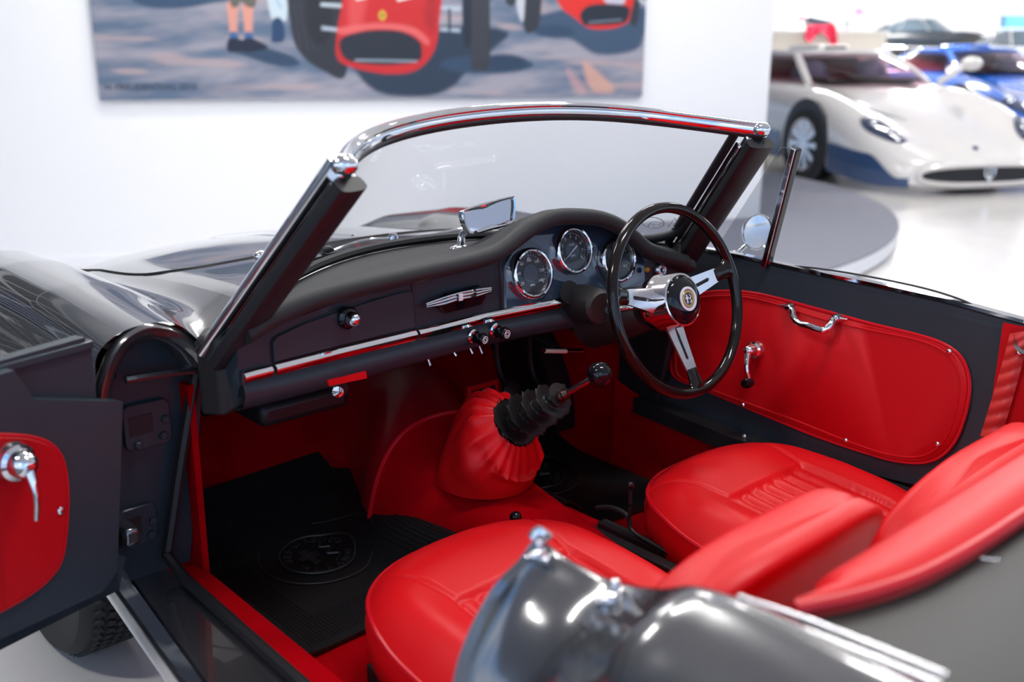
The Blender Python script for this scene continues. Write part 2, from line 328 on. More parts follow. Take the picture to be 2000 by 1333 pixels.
lin(660, 120, 780, 122, 3, (170, 190, 205), .9); ell(715, 38, 7, 9, (225, 190, 60), 1.2); ell(715, 38, 2.5, 4, (60, 50, 30), 1)
for x in (667, 745):
    for (a0, b0, a1, b1) in [(0, 10, 14, -14), (0, 10, 32, 2), (20, -14, 32, 2), (14, -14, 14, 8)]: lin(x+a0, b0, x+a1, b1, 5, (240, 240, 240))
# far racer
pnt([(1000, -60), (1030, -60), (1028, 40), (1016, 64), (996, 62), (990, 0)], (48, 52, 62), 2); pnt([(980, -40), (996, -40), (994, 40), (986, 40), (979, 10)], (200, 205, 215), 2)
pnt([(1216, -60), (1238, -60), (1236, 40), (1222, 50), (1214, 20)], (48, 54, 66), 2); pnt([(955, -60), (982, -60), (978, 10), (957, 8)], (46, 54, 66), 2)
pnt([(1050, -60), (1215, -60), (1219, 30), (1200, 52), (1160, 59), (1128, 56), (1100, 38), (1065, 10)], (228, 44, 36), 2)
pnt([(1150, -40), (1195, -40), (1205, 8), (1165, 8)], (205, 200, 215), 3)
pnt([(1112, 30), (1130, 14), (1180, 10), (1214, 16), (1214, 36), (1198, 48), (1130, 52), (1116, 46)], (30, 40, 54), 1.8); lin(1130, 46, 1200, 40, 2.5, (150, 165, 185), .8)
lin(1236, 0, 1262, 16, 5, (225, 225, 230)); pnt([(1120, 128), (1140, 132), (1190, 178), (1140, 178)], (224, 170, 150), 5, .8); pnt([(1085, 140), (1096, 140), (1130, 180), (1105, 180)], (215, 165, 165), 5, .6)
pe = empty('painting', 'large unframed canvas of red racing cars hung on the white wall', 'painting', tuple(pl))
W2C = lambda u, z, d=0: np.array([u*WD[0]+WN[0]*d, u*WD[1]+WN[1]*d, z])
cv = MB(); cv.box(W2C(PW/2, (PZ1-PZ0)/2, .019), (PW, .034, PZ1-PZ0), np.array([WD, WN, [0, 0, 1]])); cv.build('canvas', mat('canvas_edge', srgb(120, 118, 130), .8), pe, smooth=False)
vs = np.zeros((NY+1, NX+1, 3)); uu = np.linspace(0, PW, NX+1)[None, :]; zz = np.linspace(0, PZ1-PZ0, NY+1)[:, None]
vs[..., 0] = uu*WD[0]+WN[0]*.0375; vs[..., 1] = uu*WD[1]+WN[1]*.0375; vs[..., 2] = zz
idx = np.arange((NY+1)*(NX+1)).reshape(NY+1, NX+1); fc = np.stack([idx[:-1, :-1], idx[:-1, 1:], idx[1:, 1:], idx[1:, :-1]], -1).reshape(-1, 4)
me = bpy.data.meshes.new('painted_surface'); me.from_pydata(vs.reshape(-1, 3).tolist(), [], fc.tolist())
ca = me.color_attributes.new('paint', 'FLOAT_COLOR', 'POINT'); pc = np.ones(((NY+1), (NX+1), 4), np.float32)
ip = np.pad(img*.86, ((0, 1), (0, 1), (0, 0)), 'edge'); pc[..., :3] = ip; ca.data.foreach_set('color', pc.reshape(-1))
pm = mat('oil_paint', (1, 1, 1), .5, bump=(60, .2, 4)); an = pm.node_tree.nodes.new('ShaderNodeAttribute'); an.attribute_name = 'paint'; pm.node_tree.links.new(an.outputs[0], pm.node_tree.nodes['Principled BSDF'].inputs['Base Color'])
me.materials.append(pm); po = bpy.data.objects.new('painted_surface', me); COL.objects.link(po); po.parent = pe
sg = text_mb('H. FREUDENTHAL 2010', .052, .0005, 'LEFT'); sg.xf(frame(W2C(.03, .075, .040), WD, (0, 0, 1))); sg.build('signature', mat('signature_ink', srgb(60, 62, 78), .6), pe, smooth=False)
# ------------------------------------------------------------------ the open roadster
car = empty('convertible_car', 'dark grey open-top roadster with red leather interior and near door open', 'car')
def ip(x, xs, ys): return float(np.interp(x, xs, ys))
def sst(a, b, x): t = min(max((x-a)/(b-a), 0), 1); return t*t*(3-2*t)
# ---- front body: one height field, split into bonnet and wings
def zh(y): return ip(y, [.2, .56, .75, 1.0, 1.2, 1.5, 1.75, 1.9], [.915, .918, .905, .878, .855, .80, .72, .62])
def zc(y): return ip(y, [.2, .36, .7, 1.0, 1.25, 1.5, 1.7, 1.9], [.895, .898, .906, .902, .885, .84, .76, .60])
def ztop(x, y):
    drop = .034*sst(.40, .60, x); x = abs(x); h = zh(y)-.035*(x/.45)**2; c = zc(y)-.05*((x-.685)/.16)**2*(1 if x < .685 else 2.2)
    t = sst(.40, .62, x); k = max(c, zc(y)-.055); return h*(1-t)+k*t-.012*math.exp(-((x-.50)/.05)**2)-.062*math.exp(-((x-.572)/.042)**2)*sst(.66, .30, y)-drop
def yr(x):
    x = abs(x)
    if x < .56: return .565-.30*(x/.6)**2.3
    return .565-.30*(.56/.6)**2.3+sst(.56, .64, x)*(.36-(.565-.30*(.56/.6)**2.3))
def narrow(y): return 1-.14*sst(1.1, 1.9, y)
AR, AY, AZ = .385, .99, .315
SP_ = []
def side(y, k):
    zb = .41 if y < .62 else .24
    if abs(y-AY) < AR: zb = max(zb, AZ+math.sqrt(AR**2-(y-AY)**2))
    c = 0; prof = SP_ if SP_ else [tuple(q) for q in sp([V(*q) for q in [(.685, c), (.715, c-.004), (.742, c-.015), (.762, c-.034), (.775, c-.06), (.783, c-.095), (.790, c-.14), (.797, c-.22), (.798, c-.30), (.785, c-.40), (.745, c-.50), (.69, c-.56), (.63, c-.62), (.60, c-.68)]], 90)]
    if not SP_: SP_.extend(prof)
    c = zc(y); zs = [p[1]+c for p in prof]; z = c+(zb-c)*k**1.9
    x = float(np.interp(-z, [-q for q in zs], [p[0] for p in prof])); fl_ = .012*math.exp(-((math.hypot(y-AY, z-AZ)-AR)/.03)**2)
    return x+fl_+.010*math.exp(-((c-z-.034)/.034)**2), z
YS = [0, .02, .05, .1, .15, .2, .25, .3, .35, .4, .45, .5, .55, .6, .65, .7, .75, .8, .85, .9, .95, 1]
def toprow(xs, sgn, ts=YS):
    return [[V(sgn*x*narrow(yr(x)+t*(1.9-yr(x))), yr(x)+t*(1.9-yr(x)), ztop(sgn*x, yr(x)+t*(1.9-yr(x)))) for t in ts] for x in xs]
hx = [-.45+.03*i for i in range(31)]
b = MB(); b.grid(toprow(hx, 1)); hood = b.build('bonnet', M['paint'], car, ang=70)
for sgn in (-1, 1):
    b = MB(); rows = toprow([.45, .47, .49, .51, .53, .55, .565, .58, .595, .61, .625, .64, .66], sgn, [i/110 for i in range(111)]); ys = [yr(.66)+t*(1.9-yr(.66)) for t in [i/60 for i in range(61)]]
    b.grid(rows)
    ysf = [.36+1.54*i/110 for i in range(111)]
    b.grid([[V(sgn*.66*narrow(y), y, ztop(sgn*.66, y)) for y in ysf]]+[[V(sgn*side(y, k/34)[0]*narrow(y), y, side(y, k/34)[1]-(.034 if sgn > 0 else 0)*(1-k/34)) for y in ysf] for k in range(35)])
    w = b.build('front_wing', M['paint'], car, ang=75)
    b = MB(); arch = [(AY+AR*math.cos(a), AZ+AR*math.sin(a)) for a in [PI*(i/40) for i in range(41)]]
    b.tube([V(sgn*side(y, 1)[0], y, z) for y, z in arch if z > .3], .007, 8); b.build('arch_lip', M['paint'], w)
    b = MB(); b.grid([[V(sgn*xx, AY+(AR+.006)*kk*math.cos(a), AZ+(AR+.006)*kk*math.sin(a)) for xx, kk in ((.775, 1), (.52, 1), (.51, .05))] for a in [PI*i/30-.0 for i in range(31)]]); b.build('wheel_house', M['dark'], w)
    # road wheel
    e = MB(); tp = [(.19, .07), (.25, .085), (.292, .083), (.306, .070), (.312, .045)]; tp = tp+[(r, -h) for r, h in reversed(tp)]
    e.lathe(tp, (sgn*.665, AY, .313), (sgn, 0, 0), 56); tyre = e.build('front_tyre', M['tyre'], car)
    e = MB()
    for k in range(72):
        for j in (-2, -1, 0, 1, 2):
            a = 2*PI*(k+.5*(j % 2))/72; d = V(0, math.cos(a), math.sin(a)); tt = V(0, -math.sin(a), math.cos(a))
            e.box(V(sgn*.665+j*.024, AY, .313)+d*.3125, (.016, .017, .013), np.array([nrm(V(1, 0, 0)+tt*.5*(1 if j % 2 else -1)), nrm(tt-V(1, 0, 0)*.5*(1 if j % 2 else -1)), d]))
    q = e.build('tread_block', M['tyre'], tyre, smooth=False); q['kind'] = 'stuff'
    e = MB(); e.lathe([(0, .04), (.05, .05), (.12, .03), (.16, .045), (.192, .06), (.195, .075), (.19, .07)], (sgn*.665, AY, .313), (sgn, 0, 0), 40); e.build('wheel_disc', M['chrome'], tyre)
# shut line of the bonnet
def drape(x, y, d=.0): return V(x*narrow(y), y, ztop(x, y)+d)
b = MB(); line = [(-.455, 1.75), (-.455, 1.5), (-.455, 1.2), (-.45, 1.0), (-.42, .90), (-.35, .815), (-.22, .765), (0, .745), (.22, .765), (.35, .815), (.42, .90), (.45, 1.0), (.455, 1.2), (.455, 1.5), (.455, 1.75)]
b.tube([drape(*q[:2]) for q in sp([(x, y, 0) for x, y in line], 90)], .0035, 6); b.build('bonnet_shut_line', M['dark'], hood)
b = MB(); b.sweep([drape(0, y, .004) for y in np.linspace(.78, 1.85, 20)], [(-.006, 0), (0, .004), (.006, 0)]); b.build('bonnet_trim', M['chrome'], hood)
# ---- door aperture: rear lip of the near wing, ledge and hinge pillar
arc = sp([at(*q, 'y', .36) for q in [(414, 694), (380, 662), (350, 644), (320, 634), (290, 632), (262, 641), (235, 660), (214, 690), (200, 722), (190, 755), (185, 795)]], 40)
arc += [V(-.795, .36, .70), V(-.797, .36, .6)]
cen = V(-.67, .36, .74)
def shr(p, d, y): q = p-cen; L = math.hypot(q[0], q[2]); k = (L-d)/L; return V(cen[0]+q[0]*k, y, cen[2]+q[2]*k) if p[2] > .70 else V(p[0]+d, y, p[2])
jamb = MB(); jamb.grid([[p+V(0, .012, 0) for p in arc], [p for p in arc], [shr(p, .006, .352) for p in arc], [shr(p, .016, .355) for p in arc], [shr(p, .034, .372) for p in arc], [shr(p, .040, .43) for p in arc]])
jm = jamb.build('door_jamb', M['paint'], car, ang=60)
inn = [shr(p, .040, .43) for p in arc]
b = MB(); b.poly([p for p in inn if p[2] > .765]+[V(-.57, .43, .765)], (0, -1, 0), -.01); b.build('jamb_panel', M['dash'], jm, smooth=False)
b = MB(); b.tube(sp([at(398, 722, 'y', .395), at(330, 728, 'y', .395), at(245, 742, 'y', .395)], 12), .008, 8, up=(0, 1, 0)); b.build('jamb_ledge', M['paint'], jm)
b = MB(); b.poly([V(-.79, .435, .78), V(-.56, .435, .78), V(-.62, .435, .40), V(-.735, .435, .40), V(-.785, .435, .55)], (0, -1, 0), -.02); pil = b.build('hinge_pillar', M['dash'], car, smooth=False)
def hinge(px, py, w, h):
    c = atp(px, py, (-.7, .432, 0), (0, -1, 0)); o = MB(); n = 6
    out = []
    for (cx_, cz_, a0) in [(w/2-.014, h/2-.014, 0), (-w/2+.014, h/2-.014, 90), (-w/2+.014, -h/2+.014, 180), (w/2-.014, -h/2+.014, 270)]:
        out += [c+V(cx_+.014*math.cos(math.radians(a0+90*k/n)), 0, cz_+.014*math.sin(math.radians(a0+90*k/n))) for k in range(n+1)]
    o.poly(out, (0, -1, 0), .010, inset=.002); hp = o.build('hinge_plate', M['dash'], pil, bevel=0)
    o = MB(); o.box(c+V(-.012, -.0102, .004), (w*.5, .002, h*.42)); lab(o.build('hinge_pocket', M['dark'], hp if False else pil, smooth=False), 'dark hinge pocket')
    for dx, dz in ((w*.38, h*.05), (-w*.25, -h*.38), (w*.30, -h*.30)):
        o = MB(); o.lathe([(0, .008), (.006, .008), (.008, .006), (.008, 0)], c+V(dx, -.010, dz), (0, -1, 0), 6); o.build('hinge_bolt', M['dash'], pil, smooth=False)
hinge(284, 828, .085, .085); hinge(266, 1025, .07, .075)
b = MB(); b.box(at(246, 1040, 'y', .40), (.03, .06, .035)); b.build('hinge_arm', M['paint'], pil, bevel=.008)
seal = sp([at(382, 728, 'y', .41), at(366, 820, 'y', .41), at(350, 920, 'y', .41), at(336, 1020, 'y', .41), at(326, 1085, 'y', .41)], 24)
zS = .40
s0, s1 = at(325, 1097, 'z', .41), at(560, 1310, 'z', .41)
sil = lambda px0, px1, z: (lambda a, b_: [a+(b_-a)*((t-a[1])/(b_[1]-a[1])) for t in np.linspace(a[1], -.62, 14)])(at(*px0, 'z', z), at(*px1, 'z', z))
sealp = sil((326, 1100), (560, 1310), zS+.012)
b = MB(); b.tube(seal+sealp[1:], .011, 8); b.build('door_seal', M['rubber'], car)
grv = sil((240, 1110), (400, 1333), zS); chr_ = sil((210, 1142), (345, 1333), .375)
b = MB(); b.grid([[p+V(.012, 0, -.05) for p in sealp], [p+V(0, 0, -.012) for p in sealp], [p+V(.003, 0, .002) for p in grv], [p+V(0, 0, -.006) for p in grv], [p+V(-.003, 0, .001) for p in grv], [p*.25+q*.75+V(0, 0, .002) for p, q in zip(grv, chr_)], [p+V(-.002, 0, .012) for p in chr_], [p+V(-.006, 0, -.01) for p in chr_], [p+V(.015, 0, -.05) for p in chr_], [p+V(.12, 0, -.10) for p in chr_]])
sl = b.build('door_sill', M['paint'], car, ang=50)
b = MB(); b.sweep([p+V(-.006, 0, .003) for p in chr_], [(-.008, -.006), (-.008, .006), (.008, .006), (.008, -.006)]); lab(b.build('sill_trim', mat('pale_aluminium', (.82, .82, .81), .45, .6), sl, bevel=.002), 'pale aluminium sill strip')
b = MB(); b.grid([[p for p in arc[:22]], [V(p[0]*1.0, .335, p[2]-.006) for p in arc[:22]], [V(p[0], .41, min(p[2], ztop(p[0], .41))-.012) for p in arc[:22]]][::2]); b.build('cowl_corner', M['paint'], car)
# ---- near door, swung open
az = math.radians(74.4); DD = V(-math.sin(az), -math.cos(az), 0); DN = V(math.cos(az), -math.sin(az), 0); DN = DN if DN[1] < 0 else -DN
DP = V(-.735, .315, 0)
dsz = lambda px, py, o=0: (lambda q: (float((q-DP)@DD), float(q[2])))(atp(px, py, DP+DN*o, DN))
dpt = lambda s, z, o=0: DP+DD*s+DN*o+V(0, 0, z)
dp = lambda px, py, o=0: (lambda sz: dpt(sz[0], sz[1], o))(dsz(px, py, o))
(sa, za), (sb, zb_), (s2, z2), (s3, z3) = dsz(240, 785), dsz(68, 781), dsz(28, 724), dsz(0, 722)
(sc_, zc_), (sd, zd) = dsz(232, 1138), dsz(0, 1250)
zend = zd+(zc_-zd)*((.82-sd)/(sc_-sd)) if abs(sc_-sd) > 1e-6 else zd
L_ = .82; ztopL = z3
b = MB(); outl = [(sa, za), (sb, zb_), (s2, z2), (L_, z2-.01), (L_, .45), (L_-.06, .33), (L_-.15, zd-.005), (sd, zd), (sc_+.03, zc_-.003), (sc_, zc_+.02)]
b.poly([dpt(s, z) for s, z in outl], DN, -.03, inset=.004); door = b.build('near_door', M['dash'], car, smooth=False)
(s4, z4) = dsz(178, 676, -.03)
b = MB(); b.poly([dpt(s, z, -.03) for s, z in [(s4, z4), (s4+.004, .6), (s4, .45), (s4-.02, zc_+.02), (L_, zc_-.03), (L_, z4-.005)]], DN, -.055, inset=.006); b.build('door_skin', M['dash'], door, smooth=False)
b = MB(); b.sweep([dpt(s4-.002, z4+.004, -.045), dpt(s4+.3, z4+.003, -.045), dpt(L_, z4-.006, -.045)], [(-.022, -.008), (-.022, .006), (.02, .008), (.02, -.008)]); lab(b.build('window_channel', M['dash'], door, smooth=False, bevel=.003), 'pale-edged window channel on top')
b = MB(); b.sweep([dpt(s4+.01, z4+.014, -.04), dpt(L_, z4+.004, -.04)], [(-.012, -.003), (-.012, .003), (.012, .003), (.012, -.003)]); b.build('waist_trim', M['dash'], door, smooth=False)
cardp = [(-160, 838), (0, 850), (55, 854), (97, 868), (122, 900), (131, 960), (128, 1040), (117, 1098), (88, 1137), (40, 1172), (0, 1194), (-160, 1262)]
cs = [dsz(*q, .004) for q in cardp[1:-1]]; cs = [tuple(q) for q in sp(cs, 60)]; cs = [(L_-.07, cs[0][1]+.0)]+cs+[(L_-.07, cs[-1][1]-.03)]
b = MB(); b.poly([dpt(s, z, .001) for s, z in cs], DN, .007, inset=.004); dc = lab(b.build('door_card', M['card'], door), 'red padded door card')
b = MB(); b.tube([dpt(s, z, .004) for s, z in cs], .0035, 6, up=DN); b.build('card_piping', M['redgloss'], dc)
def crank(c, n, tip, base_r, parent, knob=None, pr=.02):
    n = nrm(n); o = MB(); r = base_r
    o.lathe([(r, 0), (r, .006), (r*.92, .010), (r*.92, .016), (r*.72, .020), (r*.70, .030), (r*.55, .040), (r*.3, .046), (0, .047)], c, n, 28); k = o.build('window_crank', M['chrome'], parent)
    a = np.array(c)+n*(.030+pr*.3); t = np.array(tip); o = MB(); mid = (a+t)/2+n*.010
    o.tube(sp([a, mid, t], 14), [.0085, .0085, .008, .0075, .007, .0065, .006, .0055, .005, .005, .0048, .0046, .0045, .0044, .004], 10, up=n); o.build('crank_arm', M['chrome'], k)
    if knob:
        o = MB(); o.lathe([(0, -.004), (.010, -.004), (.012, .006), (.0125, .016), (.009, .024), (0, .026)], t, n, 20); o.build('crank_knob', M['black'], k)
def screw(c, n, parent, r=.0045):
    o = MB(); o.lathe([(r, 0), (r, .0012), (r*.8, .0025), (r*.35, .0032), (0, .0034)], c, n, 14); return o.build('screw', M['chrome'], parent)
crank(dp(24, 900, .01), DN, dp(70, 1016, .055), .030, door)
screw(dp(119, 998, .008), DN, door, .006)
# ---- windscreen
def WT(s): return V(.519*s, .18*(1-abs(s)**4), 1.179+.05*(1-s*s))
def WBs(s): return V(.60*s, .555-.30*abs(s)**2.3, .922-.047*s*s)
N = 48; SS = [-1+2*i/N for i in range(N+1)]
ws = MB(); ws.tube([WT(s) for s in SS], .013, 14, rb=.017); fr = ws.build('windscreen_frame', M['chrome'], car)
b = MB(); b.tube([WT(s)+V(0, -.006, -.012) for s in SS], .007, 8); b.build('header_seal', M['rubber'], fr)
b = MB(); b.tube([WT(s)+V(0, -.010, .010) for s in SS], .0045, 8); b.build('header_bead', M['chrome'], fr)
b = MB(); b.grid([[WT(s)*(1-t)+WBs(s)*t for s in SS] for t in np.linspace(0, 1, 14)]); gl = b.build('windscreen_glass', M['glass'], car)
b = MB(); b.tube([WBs(s)+V(0, -.004, .004) for s in SS if abs(s) < .97], .013, 8, rb=.010); b.build('base_seal', M['rubber'], fr)
for sg in (-1, 1):
    top, bot = WT(sg), V(sg*.612, .262, .865); ax = nrm(bot-top); ou = nrm(V(sg, -.35, 0)); fw_ = nrm(np.cross(ax, ou)); fw_ = fw_ if fw_[1] > 0 else -fw_
    ln = lambda o, f_, e0=0, e1=0: [top+ou*o+fw_*f_+ax*(e0+(np.linalg.norm(bot-top)+e1-e0)*k/12) for k in range(13)]
    b = MB(); b.tube(ln(.004, .014, .0, .03), .011, 12, up=ou, rb=.014); b.build('pillar_trim', M['chrome'], fr)
    b = MB(); b.sweep(ln(-.004, -.022, .014, .015), [(.033*np.sign(math.cos(a))*abs(math.cos(a))**.6, .015*np.sign(math.sin(a))*abs(math.sin(a))**.6) for a in [2*PI*k/14 for k in range(14)]], up=fw_); b.build('pillar_weatherstrip', M['rubber'], fr)
    b = MB(); b.tube(sp([WT(sg*s)*(1-t)+WBs(sg*s)*t+V(0, -.004, 0) for s, t in ((.70, .985), (.80, .975), (.89, .945), (.945, .88), (.962, .80), (.965, .70))], 20), .011, 10); b.build('corner_seal', M['rubber'], fr)
    b = MB(); b.sweep(ln(-.022, .004, .045, .0), [(-.012, -.010), (-.012, .010), (.010, .010), (.010, -.010)], up=fw_); b.build('inner_pillar', M['chrome'], fr, bevel=.003)
    b = MB(); b.tube(ln(-.042, .020, .02, -.02), .010, 10, up=fw_); b.build('glass_seal', M['rubber'], fr)
    # corner cap
    c = top+V(0, 0, .002); b = MB(); b.ball(c, .020, 16, sc=(1.1, .9, .85)); b.box(c+ax*.018+ou*.002, (.026, .026, .022), np.array([ou, fw_, ax])); b.build('corner_cap', M['chrome'], fr, bevel=.004)
    b = MB(); b.box(c+ax*.030-ou*.024-fw_*.006, (.016, .014, .030), np.array([ou, fw_, ax])); b.build('frame_clip', M['chrome'], fr, bevel=.003)
    # cowl foot
    b = MB(); b.poly([V(sg*.555, .225, .905), V(sg*.62, .245, .885), V(sg*.635, .30, .875), V(sg*.60, .33, .885)], (0, 0, 1), -.14, inset=0); b.build('pillar_foot', M['darkpad'], fr, bevel=.01)
# mirrored film badge on the glass, right-hand lower corner
g0 = at(1287, 438, 'y', .40)
def ong(px, py): # on the glass sheet
    d = ray(px, py); best = None
    for s in np.linspace(.2, .98, 60):
        for t in np.linspace(.5, .99, 40):
            q = WT(s)*(1-t)+WBs(s)*t-CC; e = np.linalg.norm(np.cross(q, d))/np.linalg.norm(d)
            if best is None or e < best[0]: best = (e, q+CC)
    return best[1]+V(0, -.004, 0)
deca = mat('grey_film', (.42, .43, .45), .6)
b = MB(); gc, gx_, gyy = ong(1272, 432), ong(1310, 434), ong(1290, 424); e1 = nrm(ong(1315, 436)-ong(1255, 436)); e2 = nrm(np.cross(e1, np.cross(V(0, -.6, .8), e1))); e2 = nrm(ong(1290, 420)-ong(1290, 448)); k_ = np.linalg.norm(ong(1315, 436)-ong(1255, 436))/60
P2 = lambda px, py: gc+e1*(px-1272)*k_-e2*(py-432)*k_*1.25
b.tube([P2(1272+20*math.cos(a), 434+11*math.sin(a)) for a in np.linspace(0, 2*PI, 40)], .0013, 6, closed=True)
b.tube([P2(*q) for q in [(1299, 440), (1312, 421), (1320, 445), (1302, 438)]], .0014, 6)
b.tube([P2(*q) for q in [(1263, 442), (1268, 434), (1276, 431), (1288, 433), (1282, 441), (1272, 443), (1274, 436), (1284, 437)]], .001, 6)
b.ball(P2(1296, 446), .002, 8); b.build('glass_sticker', deca, gl)
# wipers lying on the cowl
for (p0, p1, p2) in [((768, 466), (630, 500), (0, 0)), ((1000, 446), (800, 470), (0, 0))]:
    a = at(*p0, 'y', .62); c = at(*p1, 'y', .60); w = MB(); w.tube(sp([a, (a+c)/2+V(0, 0, .012), c], 10), .004, 8); wi = w.build('wiper_arm', M['chrome'], car)
    w = MB(); w.box((a*.2+c*.8)+V(0, 0, -.006), (np.linalg.norm(c-a)*.7, .008, .012), np.array([nrm(c-a), nrm(np.cross(V(0, 0, 1), c-a)), [0, 0, 1]])); w.build('wiper_blade', M['rubber'], wi, smooth=False)
    w = MB(); w.lathe([(.012, -.02), (.012, .004), (.008, .012), (0, .014)], a, (0, 0, 1), 16); w.build('wiper_pivot', M['chrome'], wi)
b = MB(); c = at(512, 500, 'y', .70); b.ball(c, .016, 14, sc=(1.2, 1, .8)); b.build('washer_jet', M['chrome'], car)
b = MB(); c = at(625, 488, 'y', .60); b.poly([at(598, 488, 'y', .6), at(636, 482, 'y', .6), at(648, 492, 'y', .6), at(632, 500, 'y', .6)], (0, -1, .3), .02, inset=.003); b.build('cowl_vent', M['chrome'], car, smooth=False)
b = MB(); cw0, cw1 = at(430, 648, 'y', .34), at(520, 545, 'y', .34); b.tube(sp([at(428, 650, 'y', .33), at(448, 606, 'y', .36), at(480, 566, 'y', .40)], 8), .012, 8, rb=.006); b.build('wiper_stub', M['chrome'], car)
# ---- dashboard
def yd(x): return .265-.155*x*x
def D(px, py, off=0):
    y = .25
    for _ in range(12): q = at(px, py, 'y', y); y = yd(q[0])+off
    return q
def poly_i(pl_, n):   # resample pixel polyline evenly in x
    xs = [p[0] for p in pl_]; return [(x, float(np.interp(x, xs, [p[1] for p in pl_]))) for x in np.linspace(xs[0], xs[-1], n)]
NB = 70
botL = poly_i([(472, 750), (532, 738), (600, 722), (812, 668), (960, 632), (1098, 606), (1180, 596), (1260, 588), (1335, 580)], NB)
topL = poly_i([(468, 664), (640, 598), (800, 552), (960, 505), (1000, 470), (1040, 440), (1090, 424), (1150, 421), (1200, 434), (1245, 470), (1300, 505), (1335, 515)], NB)
def DW(px, py):
    w = sst(965, 992, px)*(1-sst(1245, 1275, px)); y = .25
    for _ in range(14): q = at(px, py, 'y', y); y = yd(q[0])+w*(.004+.24*(q[2]-.785))
    return q
Bp, Tp = [D(*q) for q in botL], [DW(*q) for q in topL]
df = MB(); df.grid([[a*(1-t)+c*t for a, c in zip(Bp, Tp)] for t in np.linspace(0, 1, 8)])
df.grid([[p+V(0, 0, 0) for p in Bp], [p+V(0, -.008, -.008) for p in Bp], [p+V(0, -.010, -.022) for p in Bp], [p+V(0, -.002, -.040) for p in Bp], [p+V(0, .018, -.052) for p in Bp], [p+V(0, .05, -.055) for p in Bp]])
dash = df.build('dashboard', M['dash'], car, ang=50)
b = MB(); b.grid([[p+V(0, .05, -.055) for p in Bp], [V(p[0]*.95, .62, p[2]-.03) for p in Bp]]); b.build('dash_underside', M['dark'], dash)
b = MB(); e0 = [D(468, 664), D(450, 690, .02), D(458, 745, .03), D(472, 752), D(478, 760, 0)]; b.poly([e0[0], e0[1]+V(-.01, .1, 0), e0[2]+V(-.01, .1, 0), e0[4]+V(0, .02, -.02), e0[3]], (-1, -.3, 0), .006); b.build('dash_end', M['dash'], dash, smooth=False)
rollpx = [(478, 655), (530, 622), (590, 594), (640, 577), (700, 561), (760, 547), (820, 533), (880, 520), (930, 508), (965, 496), (990, 481), (1015, 462), (1045, 441), (1085, 425), (1130, 423), (1170, 427), (1205, 440), (1235, 462), (1262, 486), (1295, 500), (1338, 512)]
roll = sp([D(*q, -.022) for q in rollpx], 110)
b = MB(); b.tube(roll, .0175, 14); pr_ = b.build('padded_roll', M['pad'], dash)
rear = []
for p in roll:
    s = max(-.97, min(.97, p[0]/.60)); q = WBs(s); rear.append(V(p[0], q[1]-.012, q[2]-.006))
pt = MB(); rows = []
for t in np.linspace(0, 1, 14):
    row = []
    for p, q in zip(roll, rear):
        a = p+V(0, .008, .015); fl0 = q; dz = a[2]-fl0[2]; e = t if dz < .03 else t
        z = fl0[2]+dz*(1-sst(0, .75, t)) if dz > .02 else a[2]+(fl0[2]-a[2])*t+.012*math.sin(PI*t)
        row.append(V(a[0]+(fl0[0]-a[0])*t, a[1]+(fl0[1]-a[1])*t, z))
    rows.append(row)
pt.grid(rows); b = pt.build('dash_top_pad', M['pad'], dash)
# right-hand end pad
b = MB(); b.tube(sp([D(1268, 492, -.01), D(1300, 503, -.01), D(1345, 520, -.01)], 8), .026, 12, rb=.018); b.build('end_pad', M['pad'], dash)
# chrome strips
def strip(pts, h):
    pp = [D(*q, -.006) for q in poly_i(pts, 24)]; o = MB(); o.sweep(pp, [(-.003, -h*.5), (-.003, h*.5), (.0, h*.5), (.0065, h*.26), (.0085, h*.08), (.007, -h*.18), (.003, -h*.5)][::-1], up=(0, 0, 1)); return o.build('chrome_strip', M['chrome'], dash, ang=30)
strip([(474, 738), (500, 731), (529, 724)], .020); strip([(536, 722), (670, 688), (811, 654)], .021); strip([(816, 653), (950, 620), (1098, 591)], .021)
# glovebox lid
gp = [(530, 668), (537, 657), (590, 632), (660, 606), (720, 588), (775, 572), (796, 568), (803, 574), (808, 638), (670, 672), (533, 706)]
gpp = [D(*q, 0) for q in gp]; gc_ = sum(gpp)/len(gpp)
b = MB(); b.poly([p+V(0, -.001, 0)+nrm(p-gc_)*.004 for p in gpp], (0, -1, 0), .001); b.build('lid_gap', M['dark'], dash, smooth=False)
b = MB(); b.poly([p+V(0, -.002, 0) for p in gpp], (0, -1, 0), .005, inset=.002); gb = b.build('glovebox_lid', M['dash'], dash, ang=30)
c = D(676, 620, -.008); b = MB(); b.lathe([(.021, 0), (.021, .010), (.017, .014), (.013, .016)], c, (0, -1, .05), 26); kb = b.build('glovebox_knob', M['black'], gb)
b = MB(); b.lathe([(.0125, .012), (.0125, .024), (.010, .032), (.006, .036), (0, .037)], c, (0, -1, .05), 24); b.build('lock_button', M['chrome'], kb)
# upright seams
for pa in [[(805, 556), (813, 660)], [(974, 505), (981, 612)]]:
    b = MB(); b.sweep([D(*pa[0], -.001), D(*pa[1], -.001)], [(-.002, -.001), (-.002, .001), (.002, .001), (.002, -.001)], up=(0, 1, 0)); b.build('panel_seam', M['dark'], dash, smooth=False)
